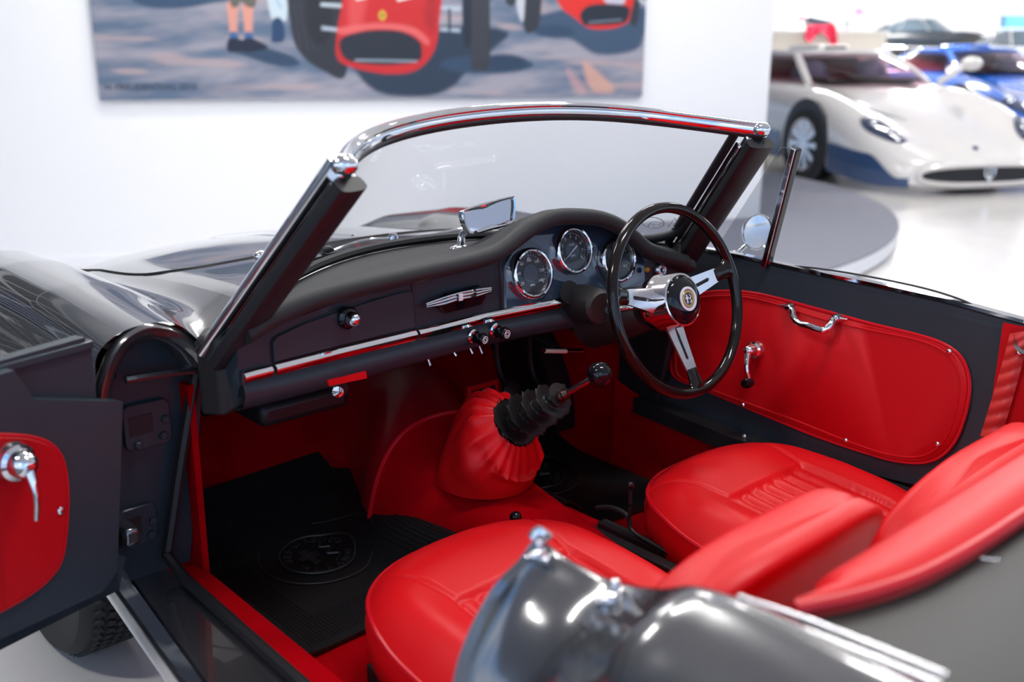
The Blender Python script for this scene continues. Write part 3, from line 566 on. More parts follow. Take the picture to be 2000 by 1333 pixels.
# ashtray with winged grip
pq = lambda px, py, o=-.004: D(px, py, o)
b = MB(); b.poly([pq(853, 600), pq(858, 583), pq(868, 572), pq(930, 556), pq(938, 562), pq(944, 580), pq(935, 594), pq(866, 611)], (0, -1, 0), .012, inset=.004); ash = b.build('ashtray', M['black'], dash, smooth=False)
b = MB(); a, c, m_ = pq(832, 597, -.016), pq(958, 566, -.016), pq(896, 579, -.024)
for k, (dz, rr) in enumerate([(.006, .0032), (0, .0036), (-.006, .0032)]): b.tube(sp([a+V(0, 0, dz*.5), (a+m_)/2+V(0, -.002, dz), m_+V(0, 0, dz), (c+m_)/2+V(0, -.002, dz), c+V(0, 0, dz*.5)], 16), rr, 8)
b.build('ashtray_grip', M['chrome'], ash)
b = MB(); b.box(m_+V(0, -.006, -.001), (.010, .004, .014)); b.build('ashtray_badge', mat('white_enamel', (.8, .8, .82), .3), ash, bevel=.001)
# ---- instruments
GN = nrm(V(-.06, -1, .24))
def DT(px, py, off=0):
    y = .25
    for _ in range(14): q = at(px, py, 'y', y); y = yd(q[0])+off+.24*(q[2]-.785)
    return q

GX = nrm(np.cross(V(0, 0, 1), -GN)) ; GX = -GX if GX[0] < 0 else GX; GY = nrm(np.cross(GX, GN)); GY = -GY if GY[2] < 0 else GY
cluster = MB(); dome = [(984, 612), (980, 520), (1000, 486), (1020, 462), (1050, 444), (1090, 434), (1150, 432), (1200, 445), (1238, 476), (1256, 510), (1258, 560), (1200, 580), (1150, 590), (1100, 598)]
cluster.poly([DT(*q, -.001) for q in dome], (0, -1, .24), .006, inset=.003); clu = cluster.build('instrument_panel', mat('sky_blue_gloss_panel', (.030, .052, .085), .12, 0, .8, 1.9, bump=(16, .25, 2)), dash, smooth=False)  # blue sky reflection put into the panel's base colour
def gauge(px, py, R, ticks, nums, needle, extra=None):
    c = DT(px, py, -.008); g = MB()
    g.lathe([(R*1.0, 0), (R*1.0, .010), (R*.97, .016), (R*.92, .018), (R*.88, .014), (R*.84, .017), (R*.80, .012), (R*.79, .004)], c, GN, 48); gg = g.build('gauge_bezel', M['chrome'], clu)
    f = MB(); f.lathe([(R*.80, .003), (0, .003)], c, GN, 40); f.build('gauge_dial', M['dial'], gg)
    f = MB(); f.lathe([(R*.36, .0035), (R*.36, .0045), (0, .0045)], c, GN, 32); lab(f.build('dial_hub', mat('dial_centre', (.045, .06, .085), .4), gg), 'blue-grey dial centre')
    P = lambda r, a, h=.0042: c+GN*h+(GX*math.sin(a)+GY*math.cos(a))*r*R
    f = MB()
    for k in range(ticks):
        a = math.radians(-125+250*k/(ticks-1)); L = .09 if k % 4 == 0 else .05; w = .9 if k % 4 == 0 else .5
        d = GX*math.sin(a)+GY*math.cos(a); s_ = np.cross(GN, d); f.box(P(.74-L/2, a), (w*.0013, L*R, .0004), np.array([s_, d, GN]))
    for k, t in enumerate(nums):
        a = math.radians(-125+250*k/(len(nums)-1)); tm = text_mb(t, R*.17, .0002); tm.xf(frame(P(.56, a, .0045), GX, GY)); f.add(tm.v, tm.f)
    for t, yy, sz in (extra or []):
        tm = text_mb(t, R*sz, .0002); tm.xf(frame(c+GN*.0052+GY*yy*R, GX, GY)); f.add(tm.v, tm.f)
    f.build('dial_marking', M['ink'], gg, smooth=False)
    if needle is not None:
        a = math.radians(needle); d = GX*math.sin(a)+GY*math.cos(a); s_ = np.cross(GN, d); f = MB()
        f.add([c+GN*.008-d*R*.3+s_*R*.035, c+GN*.008+d*R*.52+s_*R*.008, c+GN*.008+d*R*.52-s_*R*.008, c+GN*.008-d*R*.3-s_*R*.035]+[c+GN*.0065-d*R*.3+s_*R*.035, c+GN*.0065+d*R*.52+s_*R*.008, c+GN*.0065+d*R*.52-s_*R*.008, c+GN*.0065-d*R*.3-s_*R*.035], [(0, 1, 2, 3), (7, 6, 5, 4), (0, 4, 5, 1), (1, 5, 6, 2), (2, 6, 7, 3), (3, 7, 4, 0)])
        f.build('needle', M['ink'], gg, smooth=False)
    f = MB(); f.lathe([(R*.81, .011), (0, .0125)], c, GN, 36); f.build('gauge_lens', M['thin'], gg)
gauge(1034, 535, .0555, 25, ['20', '40', '60', '80', '100', '120', '140'], None, [('km/h', .5, .12), ('MPH', -.45, .12)])
gauge(1115, 490, .0535, 33, ['0', '1', '2', '3', '4', '5', '6', '7', '8'], -125, [('x1000', .24, .11), ('RPM', -.22, .13)])
gauge(1201, 508, .0535, 17, ['0', '1/2', '4/4'], -120, [('120', .45, .14), ('FUEL', -.3, .12)])
c = D(1263, 527, -.004); b = MB(); b.lathe([(.0065, 0), (.0065, .004), (.004, .007), (0, .008)], c, GN, 14); lab(b.build('warning_lamp', M['amber'], dash), 'amber warning lamp')
c = D(1288, 528, -.004); b = MB(); b.lathe([(.0165, 0), (.0165, .006), (.013, .010), (.008, .010), (.008, .006), (0, .006)], c, GN, 24); b.build('ignition_lock', M['satin'], dash)
b = MB(); b.box(c+GN*.008, (.002, .003, .011)); b.build('key_slot', M['dark'], dash, smooth=False)
# pull knobs and switches beneath the strip
for (px, py, r, big) in [(930, 658, .0115, 1), (973, 647, .0125, 1)]:
    c = D(px-8, py-2, -.008); n = nrm(V(.10, -1, -.05)); b = MB(); b.lathe([(r*1.25, 0), (r*1.25, .004), (r, .007), (r, .012)], c, n, 20); k = b.build('pull_knob', M['chrome'], dash)
    b = MB(); b.lathe([(r*.8, .010), (r*.8, .022), (r*1.12, .024), (r*1.12, .034), (r*.95, .037), (0, .037)], c, n, 20); b.build('knob_cap', M['black'], k)
    for rr in (.7, .4): b = MB(); b.lathe([(r*rr, .0371), (r*rr, .0376), (r*(rr-.14), .0376), (r*(rr-.14), .0371)], c, n, 20); b.build('knob_ring', M['ink'], k)
for (px, py, ln_) in [(833, 693, .022), (884, 684, .012), (916, 676, .016), (935, 674, .018)]:
    c = D(px, py, .01); b = MB(); b.box(c, (.014, .004, .006)); t = b.build('toggle_switch', M['chrome'], dash, smooth=False)
    b = MB(); b.tube([c, c+V(.004, -.006, -ln_)], [.002, .003], 8); b.build('toggle_lever', M['satin'], t)
b = MB(); b.poly([D(636, 742, -.004), D(712, 724, -.004), D(714, 738, -.004), D(640, 753, -.004)], (0, -1, 0), .006, inset=.001); lab(b.build('bonnet_release', M['leather'], dash, smooth=False), 'red pull tab under the dash')
c = D(668, 760, .06); b = MB(); b.tube([c+V(0, .03, 0), c], .014, 14); ml = b.build('map_lamp', M['rubber'], dash)
b = MB(); b.lathe([(.011, 0), (.011, .008), (0, .010)], c+V(-.012, -.004, 0), (-.6, -1, 0), 16); b.build('lamp_lens', M['chrome'], ml)
c = D(474, 792, .06); b = MB(); b.ball(c, .007, 12); b.tube([c, c+V(0, .03, .02)], .005, 8); b.build('heater_knob', M['chrome'], dash)
b = MB(); b.box(D(560, 775, .24), (.20, .16, .05)); b.build('heater_box', M['dark'], dash, bevel=.015)
b = MB(); b.box(at(395, 785, 'y', .48), (.02, .06, .05)); b.build('scuttle_vent', M['black'], car, bevel=.008)
# umbrella-type brake handle
a, c = D(1062, 685, .03), D(1136, 685, .03); b = MB(); b.tube([a, c], .0065, 10, rb=.005); ph = b.build('brake_pull_handle', M['chrome'], car)
b = MB(); b.tube([a+V(.002, -.003, -.001), (a*.45+c*.55)+V(0, -.003, -.001)], .0062, 10, rb=.0052); lab(b.build('handle_grip', M['cream'], ph), 'cream-coloured grip')
b = MB(); b.tube([(a+c)/2, (a+c)/2+V(0, .25, .03)], .006, 8); b.build('brake_rod', M['dark'], ph)
# ---- interior mirror on the dash top
base = at(900, 487, 'z', .921); my = base[1]-.085; mp = [(898, 418), (904, 411), (950, 396), (996, 385), (1004, 389), (1004, 420), (998, 437), (960, 449), (918, 459), (908, 452), (900, 432)]
mn = nrm(V(-.22, -1, .27)); m0 = at(950, 420, 'y', my); fpt = [atp(*q, m0, mn) for q in mp]; fpt = sp(fpt, 44, True); mc = sum(fpt)/len(fpt)
q = MB(); q.grid([[p+V(0, .004, 0) for p in fpt], [p+nrm(p-mc)*.001+mn*.005 for p in fpt], [p+nrm(mc-p)*.003+mn*.010 for p in fpt], [p+nrm(mc-p)*.007+mn*.009 for p in fpt], [p+nrm(mc-p)*.0115+mn*.002 for p in fpt]], False, True); im = q.build('interior_mirror', M['chrome'], car)
q = MB(); q.grid([[p+nrm(mc-p)*.001 for p in fpt], [p*.92+mc*.08-mn*.014 for p in fpt], [p*.5+mc*.5-mn*.024 for p in fpt]], False, True); q.add([p*.5+mc*.5-mn*.024 for p in fpt], [tuple(range(len(fpt)))]); q.build('mirror_shell', M['black'], im)
q = MB(); q.add([p+nrm(mc-p)*.0105+mn*.003 for p in fpt], [tuple(range(len(fpt)))]); q.build('mirror_glass', M['mirror'], im, smooth=False)
q = MB(); q.tube(sp([mc-mn*.02+V(-.01, 0, -.02), base+V(.008, 0, .035), base+V(.0, 0, .006)], 10), [.006, .006, .006, .0065, .007, .0075, .008, .0085, .009, .0095, .010], 12); q.build('mirror_stem', M['chrome'], im)
q = MB(); q.lathe([(0, .012), (.012, .010), (.022, .006), (.026, .001), (.026, -.002)], base, (0, 0, 1), 26); q.build('mirror_base', M['chrome'], im)
# ---- steering column and wheel
HB = V(.3017, .0238, .8403); LE = .3091; SN = V(0, -math.cos(LE), math.sin(LE)); SX = V(1, 0, 0); SY = V(0, math.sin(LE), math.cos(LE))
wp = lambda x, y, o=0: HB+SX*x+SY*y+SN*o
b = MB(); b.tube([HB-SN*.05, HB-SN*.32], .034, 20); colm = b.build('steering_column', M['dark'], car)
b = MB(); ring = lambda o, rx, rz, dz=0, dx=0: [HB-SN*o+SX*(dx+rx*math.cos(a))+SY*(dz+rz*math.sin(a)) for a in [2*PI*k/28 for k in range(28)]]
b.grid([ring(.085, .030, .030), ring(.088, .048, .044, -.004), ring(.10, .056, .050, -.006), ring(.15, .062, .056, -.010), ring(.21, .066, .062, -.012), ring(.26, .068, .066, -.012)], False, True); b.build('column_shroud', M['darkpad'], colm)
b = MB(); c = D(1152, 597, -.05); b.tube([c+V(.03, .10, -.02), c+V(.012, .03, -.005), c+V(.0, -.03, .004), c+V(-.001, -.036, .004)], [.046, .044, .038, .030], 24); b.build('switch_pod', M['darkpad'], colm)
b = MB(); c = D(1113, 573, -.012); b.lathe([(.028, 0), (.026, .004), (0, .004)], c, GN, 24); lab(b.build('column_aperture', M['dark'], colm), 'dark opening above the column')
b = MB(); a = wp(-.03, .0, -.075); c = wp(-.155, .012, -.055); b.tube([a, c], [.006, .0075], 10); b.build('indicator_stalk', M['chrome'], colm)
b = MB(); a = HB-SN*.085; c = wp(.105, -.010, -.085); b.tube([a, c], .012, 12); b.build('lock_barrel', M['black'], colm)
b = MB(); b.lathe([(.012, -.006), (.017, -.004), (.018, .010), (.014, .014), (.018, .018), (.018, .030), (.014, .034), (0, .034)], wp(.088, -.010, -.085), V(1, -.35, .1), 24); b.build('steering_lock', M['chrome'], colm)
RR = .1955
sw = MB(); sw.tube([wp(RR*math.cos(a), RR*math.sin(a)) for a in [2*PI*k/120 for k in range(120)]], .0115, 16, closed=True, up=SN, rb=.0125)
wheel = sw.build('steering_wheel', M['rim'], car)
for ang in (168, 13, -88):
    a = math.radians(ang); d = SX*math.cos(a)+SY*math.sin(a); p = -SX*math.sin(a)+SY*math.cos(a)
    sec = [(.040, .027, -.030), (.060, .0245, -.026), (.09, .0215, -.020), (.12, .0185, -.013), (.148, .0155, -.006)]
    c = lambda r, w, o: HB+d*r+p*w+SN*o
    o = MB(); L1 = []
    # flat spoke with a cut-out: two rails joined at both ends
    for sgn in (-1, 1): o.grid([[c(r, sgn*w, h+.0022), c(r, sgn*(.004 if 1 <= i <= 3 else 0), h+.0022), c(r, sgn*(.004 if 1 <= i <= 3 else 0), h-.0022), c(r, sgn*w, h-.0022)] for i, (r, w, h) in enumerate([(.040, .027, -.030), (.072, .0235, -.0235), (.085, .022, -.021), (.124, .018, -.012), (.128, .0176, -.011), (.150, .0152, -.006)])], False, True)
    s_ = o.build('spoke', M['satin'], wheel, smooth=False)
    o = MB(); o.add([c(.070, -.005, -.0262), c(.070, .005, -.0262), c(.126, .002, -.0142), c(.126, -.002, -.0142)]+[c(.070, -.005, -.028), c(.070, .005, -.028), c(.126, .002, -.016), c(.126, -.002, -.016)], [(0, 1, 2, 3), (7, 6, 5, 4), (0, 4, 5, 1), (1, 5, 6, 2), (2, 6, 7, 3), (3, 7, 4, 0)]); lab(o.build('spoke_slot', M['dark'], s_, smooth=False), 'dark slot in the spoke')
    o = MB(); rows = []
    for r, w, h, t in [(.146, .0155, -.0065, .0045), (.152, .0165, -.005, .0065), (.165, .0165, -.003, .0075), (.178, .020, -.001, .009), (.188, .030, 0, .010), (.196, .044, 0, .008)]:
        rows.append([c(r-(.006 if abs(w*math.cos(2*PI*k/16)) > .03 else 0), w*math.cos(2*PI*k/16), h+t*math.sin(2*PI*k/16)) for k in range(16)])
    o.grid(rows, False, True); o.f.append(tuple(range(16))); o.m.append(0); o.build('spoke_root', M['rim'], wheel, ang=60)
o = MB(); o.lathe([(.050, -.060), (.060, -.056), (.062, -.045), (.060, -.034), (.057, -.026), (.057, .006), (.0555, .012), (.052, .013), (.050, .010)], HB, SN, 64); hub = o.build('wheel_hub', mat('polished_hub', (.85, .83, .82), .10, 1), wheel, ang=50)
o = MB(); o.lathe([(.051, .008), (.0505, .014), (.046, .020), (.034, .0245), (.026, .0255)], HB, SN, 48); o.add([HB+SN*.0255+(SX*math.cos(a)+SY*math.sin(a))*.026 for a in [2*PI*k/48 for k in range(48)]], [tuple(range(48))]); lab(o.build('horn_button', M['black'], hub), 'gloss black horn button')
o = MB(); o.lathe([(.0255, .025), (.0255, .0275), (.0205, .0278), (.0195, .0262)], HB, SN, 40); o.build('emblem_ring', mat('white_ring', (.75, .76, .80), .25), hub)
o = MB(); o.lathe([(.0198, .0262), (0, .0266)], HB, SN, 36); o.build('emblem_field', mat('navy_enamel', (.02, .03, .09), .25), hub)
gold = mat('gold_leaf', (.65, .45, .16), .3, 1)
o = MB(); o.lathe([(.0185, .0268), (.0180, .0274), (.0130, .0274), (.0126, .0268)], HB, SN, 36); o.build('emblem_gold_ring', gold, hub)
o = MB(); o.box(wp(-.005, 0, .0272), (.0035, .018, .0012), np.array([SX, SY, SN])); o.box(wp(-.005, .002, .0272), (.010, .0035, .0014), np.array([SX, SY, SN])); o.build('emblem_cross', M['ink'], hub, smooth=False)
o = MB(); o.tube(sp([wp(.003, -.009, .0275), wp(.008, -.005, .0275), wp(.003, -.001, .0275), wp(.008, .003, .0275), wp(.004, .008, .0275)], 16), .0011, 6); o.build('emblem_serpent', M['ink'], hub)
# ---- cabin tub
FZ = .262
def toe(y): return ip(y, [-9, .55, .61, .66, .72, .78, .88, .96], [FZ, FZ, FZ+.015, FZ+.04, FZ+.085, FZ+.14, FZ+.26, FZ+.33])
def fz(x, y): return toe(y)+.09*sst(.275, .14, abs(x-.01))*(1-sst(.45, .72, y))
TUN = [(-.62, .095, .33), (-.3, .095, .36), (0, .10, .395), (.2, .12, .428), (.34, .14, .455), (.46, .17, .515), (.485, .172, .53), (.60, .155, .56), (.95, .16, .60)]
def tun(y):
    ys = [t[0] for t in TUN]; return ip(y, ys, [t[1] for t in TUN]), ip(y, ys, [t[2] for t in TUN])
def trow(y, n=26, g=0):
    w, h = tun(y); f = toe(y)+.06*(1-sst(.5, .8, y)); out = []
    for k in range(n+1):
        a = PI*k/n; cx_ = -math.cos(a); sx_ = max(0, math.sin(a)); out.append(V(.01+.09*sst(.485, .74, y)+(w+g)*np.sign(cx_)*abs(cx_)**.8*(1+.12*(1-sx_)**3), y, f-.01+(h+g-f+.01)*sx_**.75))
    return out
b = MB(); b.grid([trow(y) for y in np.linspace(-.62, .475, 36)]); b.build('transmission_tunnel', M['carpet'], car, ang=80)
b = MB(); b.grid([trow(y) for y in np.linspace(.475, .95, 18)]); b.build('bellhousing_cover', mat('dark_red_vinyl', (.34, .004, .010), .35), car, ang=80)
b = MB(); b.tube(trow(.478, 40, .002), .006, 8, up=(0, 1, 0)); b.build('tunnel_piping', M['redgloss'], car)
b = MB(); ysf = list(np.linspace(-.62, .95, 60)); b.grid([[V(x, y, fz(x, y)) for y in ysf] for x in np.linspace(-.60, .60, 60)]); b.build('floor_carpet', M['carpet'], car, ang=80)
b = MB(); b.box((0, .97, .48), (1.19, .02, .46)); b.build('firewall', M['carpet'], car, smooth=False)
for sg in (-1, 1):
    b = MB(); x0, x1 = sg*.575, sg*.612
    b.grid([[V(x0, y, FZ-.01) for y in np.linspace(-.62, .44, 20)], [V(x0+sg*.006, y, .35) for y in np.linspace(-.62, .44, 20)], [V(sg*.605, y, .39) for y in np.linspace(-.62, .44, 20)], [V(sg*.655, y, .402) for y in np.linspace(-.62, .44, 20)]]); lab(b.build('sill_carpet', M['carpet'], car), 'red carpet on the inner sill')
    b = MB(); b.poly([V(sg*.598, .40, .24), V(sg*.598, .97, .24), V(sg*.598, .97, .72), V(sg*.598, .40, .76)], (sg, 0, 0), .012); b.build('kick_panel', M['carpet'], car, smooth=False)
# crumpled carpet flap at the near sill
b = MB(); b.grid([[at(352+8*i+6*math.sin(j), 1025+22*j-4*i, 'x', -.565+.012*math.sin(i*1.7+j)) for j in range(5)] for i in range(6)]); b.build('carpet_flap', M['carpet'], car)
# far-side A-post, black
b = MB(); b.poly([V(.592, .43, .27), V(.592, .31, .27), V(.592, .30, .45), V(.60, .27, .60), V(.60, .24, .82), V(.60, .43, .84)], (-1, 0, 0), .012, inset=.003); b.build('far_post_trim', M['rubber'], car, smooth=False)
# speaker box, pedals
for (px, py, w, h) in [(940, 778, .075, .06)]:
    c = at(px, py, 'y', .62); b = MB(); b.box(c, (w+.03, .02, h+.025)); v = b.build('vent_surround', M['card'], car, bevel=.004)
    b = MB(); b.box(c+V(0, -.011, 0), (w, .004, h)); b.build('vent_opening', M['dark'], v, smooth=False)
for (px, py, y) in [(997, 766, .60), (1062, 770, .62)]:
    c = at(px, py, 'y', y); b = MB(); b.lathe([(.03, 0), (.03, .012), (.024, .016), (0, .016)], c, nrm(V(0, -1, .5)), 20); p_ = b.build('pedal', M['rubber'], car)
    b = MB(); b.tube(sp([c, c+V(0, .05, .06), c+V(0, .06, .20)], 8), .008, 8); b.build('pedal_arm', M['dark'], p_)
# ---- gear lever
C0 = V(.015, .215, .585); KN = at(1166, 735, 'x', .05); GD = nrm(KN-C0); GL = np.linalg.norm(KN-C0)
g1 = nrm(np.cross(GD, V(1, 0, 0))); g0_ = nrm(np.cross(g1, GD))
b = MB(); rows = []
B0 = V(.005, .305, .43)
for i in range(22):
    t = i/21; c = sp([B0, B0+V(.0, -.025, .055), B0*.35+C0*.65+V(0, .005, .012), C0], 21)[i]; n_ = nrm(V(0, 0, 1)*(1-sst(.1, .95, t))+GD*sst(.1, .95, t)); a1 = nrm(np.cross(n_, V(1, 0, 0))); a0 = nrm(np.cross(a1, n_))
    r = ip(t, [0, .12, .35, .6, .8, .92, 1], [.112, .112, .108, .106, .096, .074, .056])
    row = []
    for k in range(96):
        a = 2*PI*k/96; wv = (1-abs(math.sin(9*a+1.2*math.sin(3*a))))*.13*sst(.40, .80, t)*(1-.5*sst(.9, 1, t))-.05*sst(.4, .8, t)+.045*math.sin(5*a+7.8*t)*math.sin(PI*t)+.03*math.sin(3*a-5*t)*math.sin(PI*t)
        rr = r*(1+wv); row.append(c+a0*math.cos(a)*rr*.93+a1*math.sin(a)*rr)
    rows.append(row)
b.grid(rows, False, True); boot = b.build('gear_boot', M['leather'], car, ang=80)
gl_ = MB(); rows = []
BLn = GL*.62
for i in range(121):
    t = i/120; row = []
    for k in range(40):
        a = 2*PI*k/40; ph_ = (t*4.1-a/(2*PI)) % 1; R0 = .059*(1-t)+.038*t
        saw = ph_**1.6 if ph_ < .86 else ((1-ph_)/.14); r = R0*(.44+.62*saw)
        if t < .06: r = max(r, .054)
        if t > .97: r = .012
        row.append(C0+GD*(-.012+BLn*t+.004*saw)+(g0_*math.cos(a)+g1*math.sin(a))*r)
    rows.append(row)
gl_.grid(rows, False, True); bel = gl_.build('gear_gaiter', M['screw'], car, ang=60); lab(bel, 'black helical rubber gaiter on the gear lever')
b = MB(); b.lathe([(.012, 0), (.013, .004), (.010, .010), (.013, .016), (.010, .022), (.007, .026)], C0+GD*(BLn-.012), GD, 16); b.build('gaiter_collar', mat('brown_metal', (.10, .06, .05), .35, 1), bel)
b = MB(); b.tube([C0+GD*BLn, KN], .0065, 12); lev = b.build('gear_lever', M['chrome'], car)
b = MB(); b.ball(KN+GD*.008, .0255, 24); b.build('gear_knob', M['black'], lev)
# small levers beside the tunnel
b = MB(); c = at(1007, 1011, 'z', .452); b.ball(c, .0125, 18); lv = b.build('choke_knob', M['black'], car); b = MB(); b.tube([c, c+V(0, -.01, -.05)], .004, 8); b.build('choke_rod', M['dark'], lv)
hp = [at(*q, 'x', .115) for q in [(1231, 958), (1231, 990), (1229, 1022), (1240, 1042), (1290, 1072), (1350, 1108), (1410, 1138)]]
b = MB(); b.tube(sp(hp, 30), [.0042]*16+[.0042+.004*k/14 for k in range(15)], 10); hl = b.build('seat_slide_lever', M['dark'], car); b = MB(); b.ball(at(1231, 948, 'x', .115), .0085, 16); b.build('lever_ball', M['black'], hl)
for dx in (.082, .125):
    b = MB(); b.box((dx, -.22, .365), (.026, .56, .035)); b.build('seat_rail', M['dark'], car, bevel=.004)
b = MB(); b.tube(sp([at(1165, 992, 'x', .12), at(1195, 992, 'x', .12), at(1222, 1005, 'x', .12), at(1232, 1028, 'x', .12)], 12), .005, 8); b.build('tunnel_edge_trim', M['rubber'], car)
# ---- seats
def seat(name, cx_, y0, bx, by, bt, bw):
    e = None
    NUM = 110; hw, dp_ = .262, .50; rows = []; ed = []
    top = lambda u, v: .498-.040*v+.0
    for i in range(NUM+1):
        u = -1+2*i/NUM; row = []
        for j in range(NUM+1):
            v = j/NUM; q = 2*v-1
            # rounded-square map: keep corners round
            n_ = 3.2; m_ = max(abs(u), abs(q), 1e-9); L = (abs(u)**n_+abs(q)**n_)**(1/n_); k = m_/max(L, 1e-9); U, Q = u*k, q*k; rho = m_
            bow = -.055*(1-U*U)*max(0, -Q)       # front edge bowed forward
            x = cx_+U*hw*(1-.04*max(0, -Q)); y = y0-(Q+1)/2*dp_-bow*.8
            z = top(U, (Q+1)/2)-.050*rho**7
            fv = (Q+1)/2; ins = sst(.50, .44, abs(U) if True else 0) if False else (1-sst(.46, .54, abs(U)))*sst(.36, .41, fv)
            z -= .011*ins
            if ins > .5: z += .0095*abs(math.sin(PI*7*(U+.5)))**.8-.005
            z += .016*math.exp(-((abs(U)-.74)/.18)**2)*sst(.1, .5, fv)
            z += .010*math.exp(-((fv-.18)/.15)**2)
            # seams: side arcs and cross seam
            us = .50+.26*(max(0, .38-fv)/.38)**1.5
            z -= .006*math.exp(-((abs(U)-us)/.016)**2)*(fv < .99)*(rho < .97)
            if abs(U) < .5: z -= .006*math.exp(-((fv-.38)/.012)**2)
            row.append(V(x, y, z))
        rows.append(row)
    b = MB(); b.grid(rows); s_ = b.build(name, M['leather'], car, ang=180)
    rim = rows[0]+[r[-1] for r in rows[1:]]+rows[-1][::-1][1:]+[r[0] for r in rows[::-1]][1:-1]
    b = MB(); b.tube(rim[::2], .0045, 6, closed=True); b.build('seat_piping', M['redgloss'], s_)
    cen_ = V(cx_, y0-dp_/2, 0); b = MB()
    b.grid([[p for p in rim], [p+V(0, 0, -.03)+nrm((p-cen_)*V(1, 1, 0))*.006 for p in rim], [p+V(0, 0, -.08)+nrm((p-cen_)*V(1, 1, 0))*.002 for p in rim], [V(p[0], p[1], .34)-nrm((p-cen_)*V(1, 1, 0))*.02 for p in rim]], False, True); b.build('cushion_side', M['leather'], s_, ang=80)
    b = MB(); b.box((cx_, y0-dp_/2-.02, .325), (hw*1.75, dp_*.85, .05)); b.build('seat_base', M['dark'], s_, smooth=False, bevel=.006)
    # backrest: leaning shell with rounded top
    rows = []; K = 48; tilt = .42
    for i in range(25):
        t = i/24
        row = []
        for k in range(K):
            a = 2*PI*k/K; ca, sa_ = math.cos(a), math.sin(a); n_ = .55
            hw_ = bw*ip(t, [0, .3, .7, .86, .95, 1], [.86, .97, 1, .985, .93, .80]); th = ip(t, [0, .5, .8, .93, .98, 1], [.052, .056, .054, .046, .032, .012])
            px_ = hw_*np.sign(ca)*abs(ca)**n_; py_ = th*np.sign(sa_)*abs(sa_)**.75
            zt = .40+(bt-.40)*min(t, .995)**.92; ytop = by; yb = by+.15
            hz = bt-.13*(abs(px_)/bw)**3.2*t; z = .36+(hz-.36)*(1-(1-t)**1.6)
            row.append(V(bx+px_, yb+(ytop-yb)*((z-.36)/(bt-.36))+py_+.02*(px_/bw)**2, z))
        rows.append(row)
    b = MB(); b.grid(rows, False, True); b.f.append(tuple(len(b.v)-K+k for k in range(K))); b.m.append(0); br = b.build('seat_backrest', M['leather'], s_, ang=180)
    sm = [p+V(0, -.002, .002) for p in rows[16] if True][K//2:]+[rows[16][0]]
    return s_
dsx = seat('driver_seat', .362, -.005, .312, -.675, .735, .272)
psx = seat('passenger_seat', -.29, .055, -.262, -.635, .768, .276)
b = MB(); c = at(1455, 1092, 'x', .06); b.poly([at(*q, 'x', .06) for q in [(1424, 1110), (1430, 1100), (1452, 1076), (1466, 1076), (1476, 1088), (1470, 1096), (1440, 1110)]], (1, 0, 0), .02, inset=.003); lab(b.build('recliner_handle', M['rubber'], dsx, smooth=False), 'black recliner grip')
# ---- far door
FP = V(.66, 0, .855); FN = nrm(V(-.40, 0, .04))
fd = lambda px, py, o=0: atp(px, py, FP+FN*o, FN)
topx = poly_i([(1338, 488), (1450, 508), (1500, 520), (1600, 542), (1700, 562), (1850, 596), (2000, 637)], 24); botx = poly_i([(1258, 770), (1350, 812), (1450, 850), (1560, 888), (1670, 920), (1780, 946), (1880, 962)], 24)
TT = [fd(*q) for q in topx]; BB = [fd(*q) for q in botx]
b = MB(); b.grid([[p-FN*.05+V(0, 0, .004) for p in TT], [p-FN*.004+V(0, 0, .006) for p in TT], [p for p in TT]]+[[a*(1-t)+c*t for a, c in zip(TT, BB)] for t in np.linspace(.06, 1, 6)]+[[p-FN*.03+V(0, 0, -.02) for p in BB]]); fdo = b.build('far_door', M['dash'], car, ang=50)
cpx = [(1330, 585), (1350, 577), (1420, 570), (1490, 577), (1600, 606), (1700, 633), (1800, 657), (1850, 676), (1880, 702), (1893, 742), (1890, 790), (1872, 848), (1846, 884), (1810, 901), (1760, 900), (1700, 885), (1600, 851), (1500, 811), (1440, 786), (1370, 757), (1322, 736), (1314, 700), (1316, 640)]
cp3 = sp([fd(*q, .002) for q in cpx], 110, True); b = MB(); b.poly(cp3, FN, .009, inset=.005); fc_ = lab(b.build('door_card', M['card'], fdo, ang=50), 'red padded door card')
b = MB(); cc_ = sum(cp3)/len(cp3); b.tube([p+FN*.005+nrm(p-cc_)*.002 for p in cp3], .0038, 6, closed=True, up=FN); b.build('card_piping', M['redgloss'], fc_)
b = MB(); b.tube([p+nrm(cc_-p)*.016+FN*.009 for p in cp3], .002, 6, closed=True, up=FN); b.build('card_welt', M['card'], fc_)
crank(fd(1479, 683, .010), FN, fd(1465, 748, .06), .021, fdo, True)
hd = [fd(1523, 596, .016), fd(1545, 602, .022), fd(1549, 618, .036), fd(1560, 631, .046), fd(1580, 637, .050), fd(1600, 644, .050), fd(1612, 645, .048), fd(1623, 634, .038), fd(1631, 622, .022), fd(1655, 624, .016)]
b = MB(); b.tube(sp(hd, 50), [.002+.006*sst(0, 8, k) if k < 25 else .002+.006*sst(0, 8, 50-k) for k in range(51)], 12, up=FN); ha = b.build('pull_handle', M['chrome'], fdo)
for (px, py) in [(1542, 601), (1634, 622)]:
    b = MB(); b.lathe([(.010, -.012), (.010, .006), (.006, .011), (0, .012)], fd(px, py, .018), FN, 18); b.build('handle_mount', M['chrome'], ha)
for q in [(1854, 687), (1831, 868), (1652, 861), (1451, 792)]: screw(fd(*q, .011), FN, fdo, .0055)
b = MB(); b.grid([[p+V(.02, 0, .004) for p in TT], [p+V(.07, 0, -.03) for p in TT], [p+V(.115, 0, -.16) for p in TT], [p+V(.11, 0, -.32) for p in TT], [p+V(.07, 0, -.48) for p in TT], [p+V(.02, 0, -.56) for p in TT]]); b.build('door_skin', M['paint'], fdo)
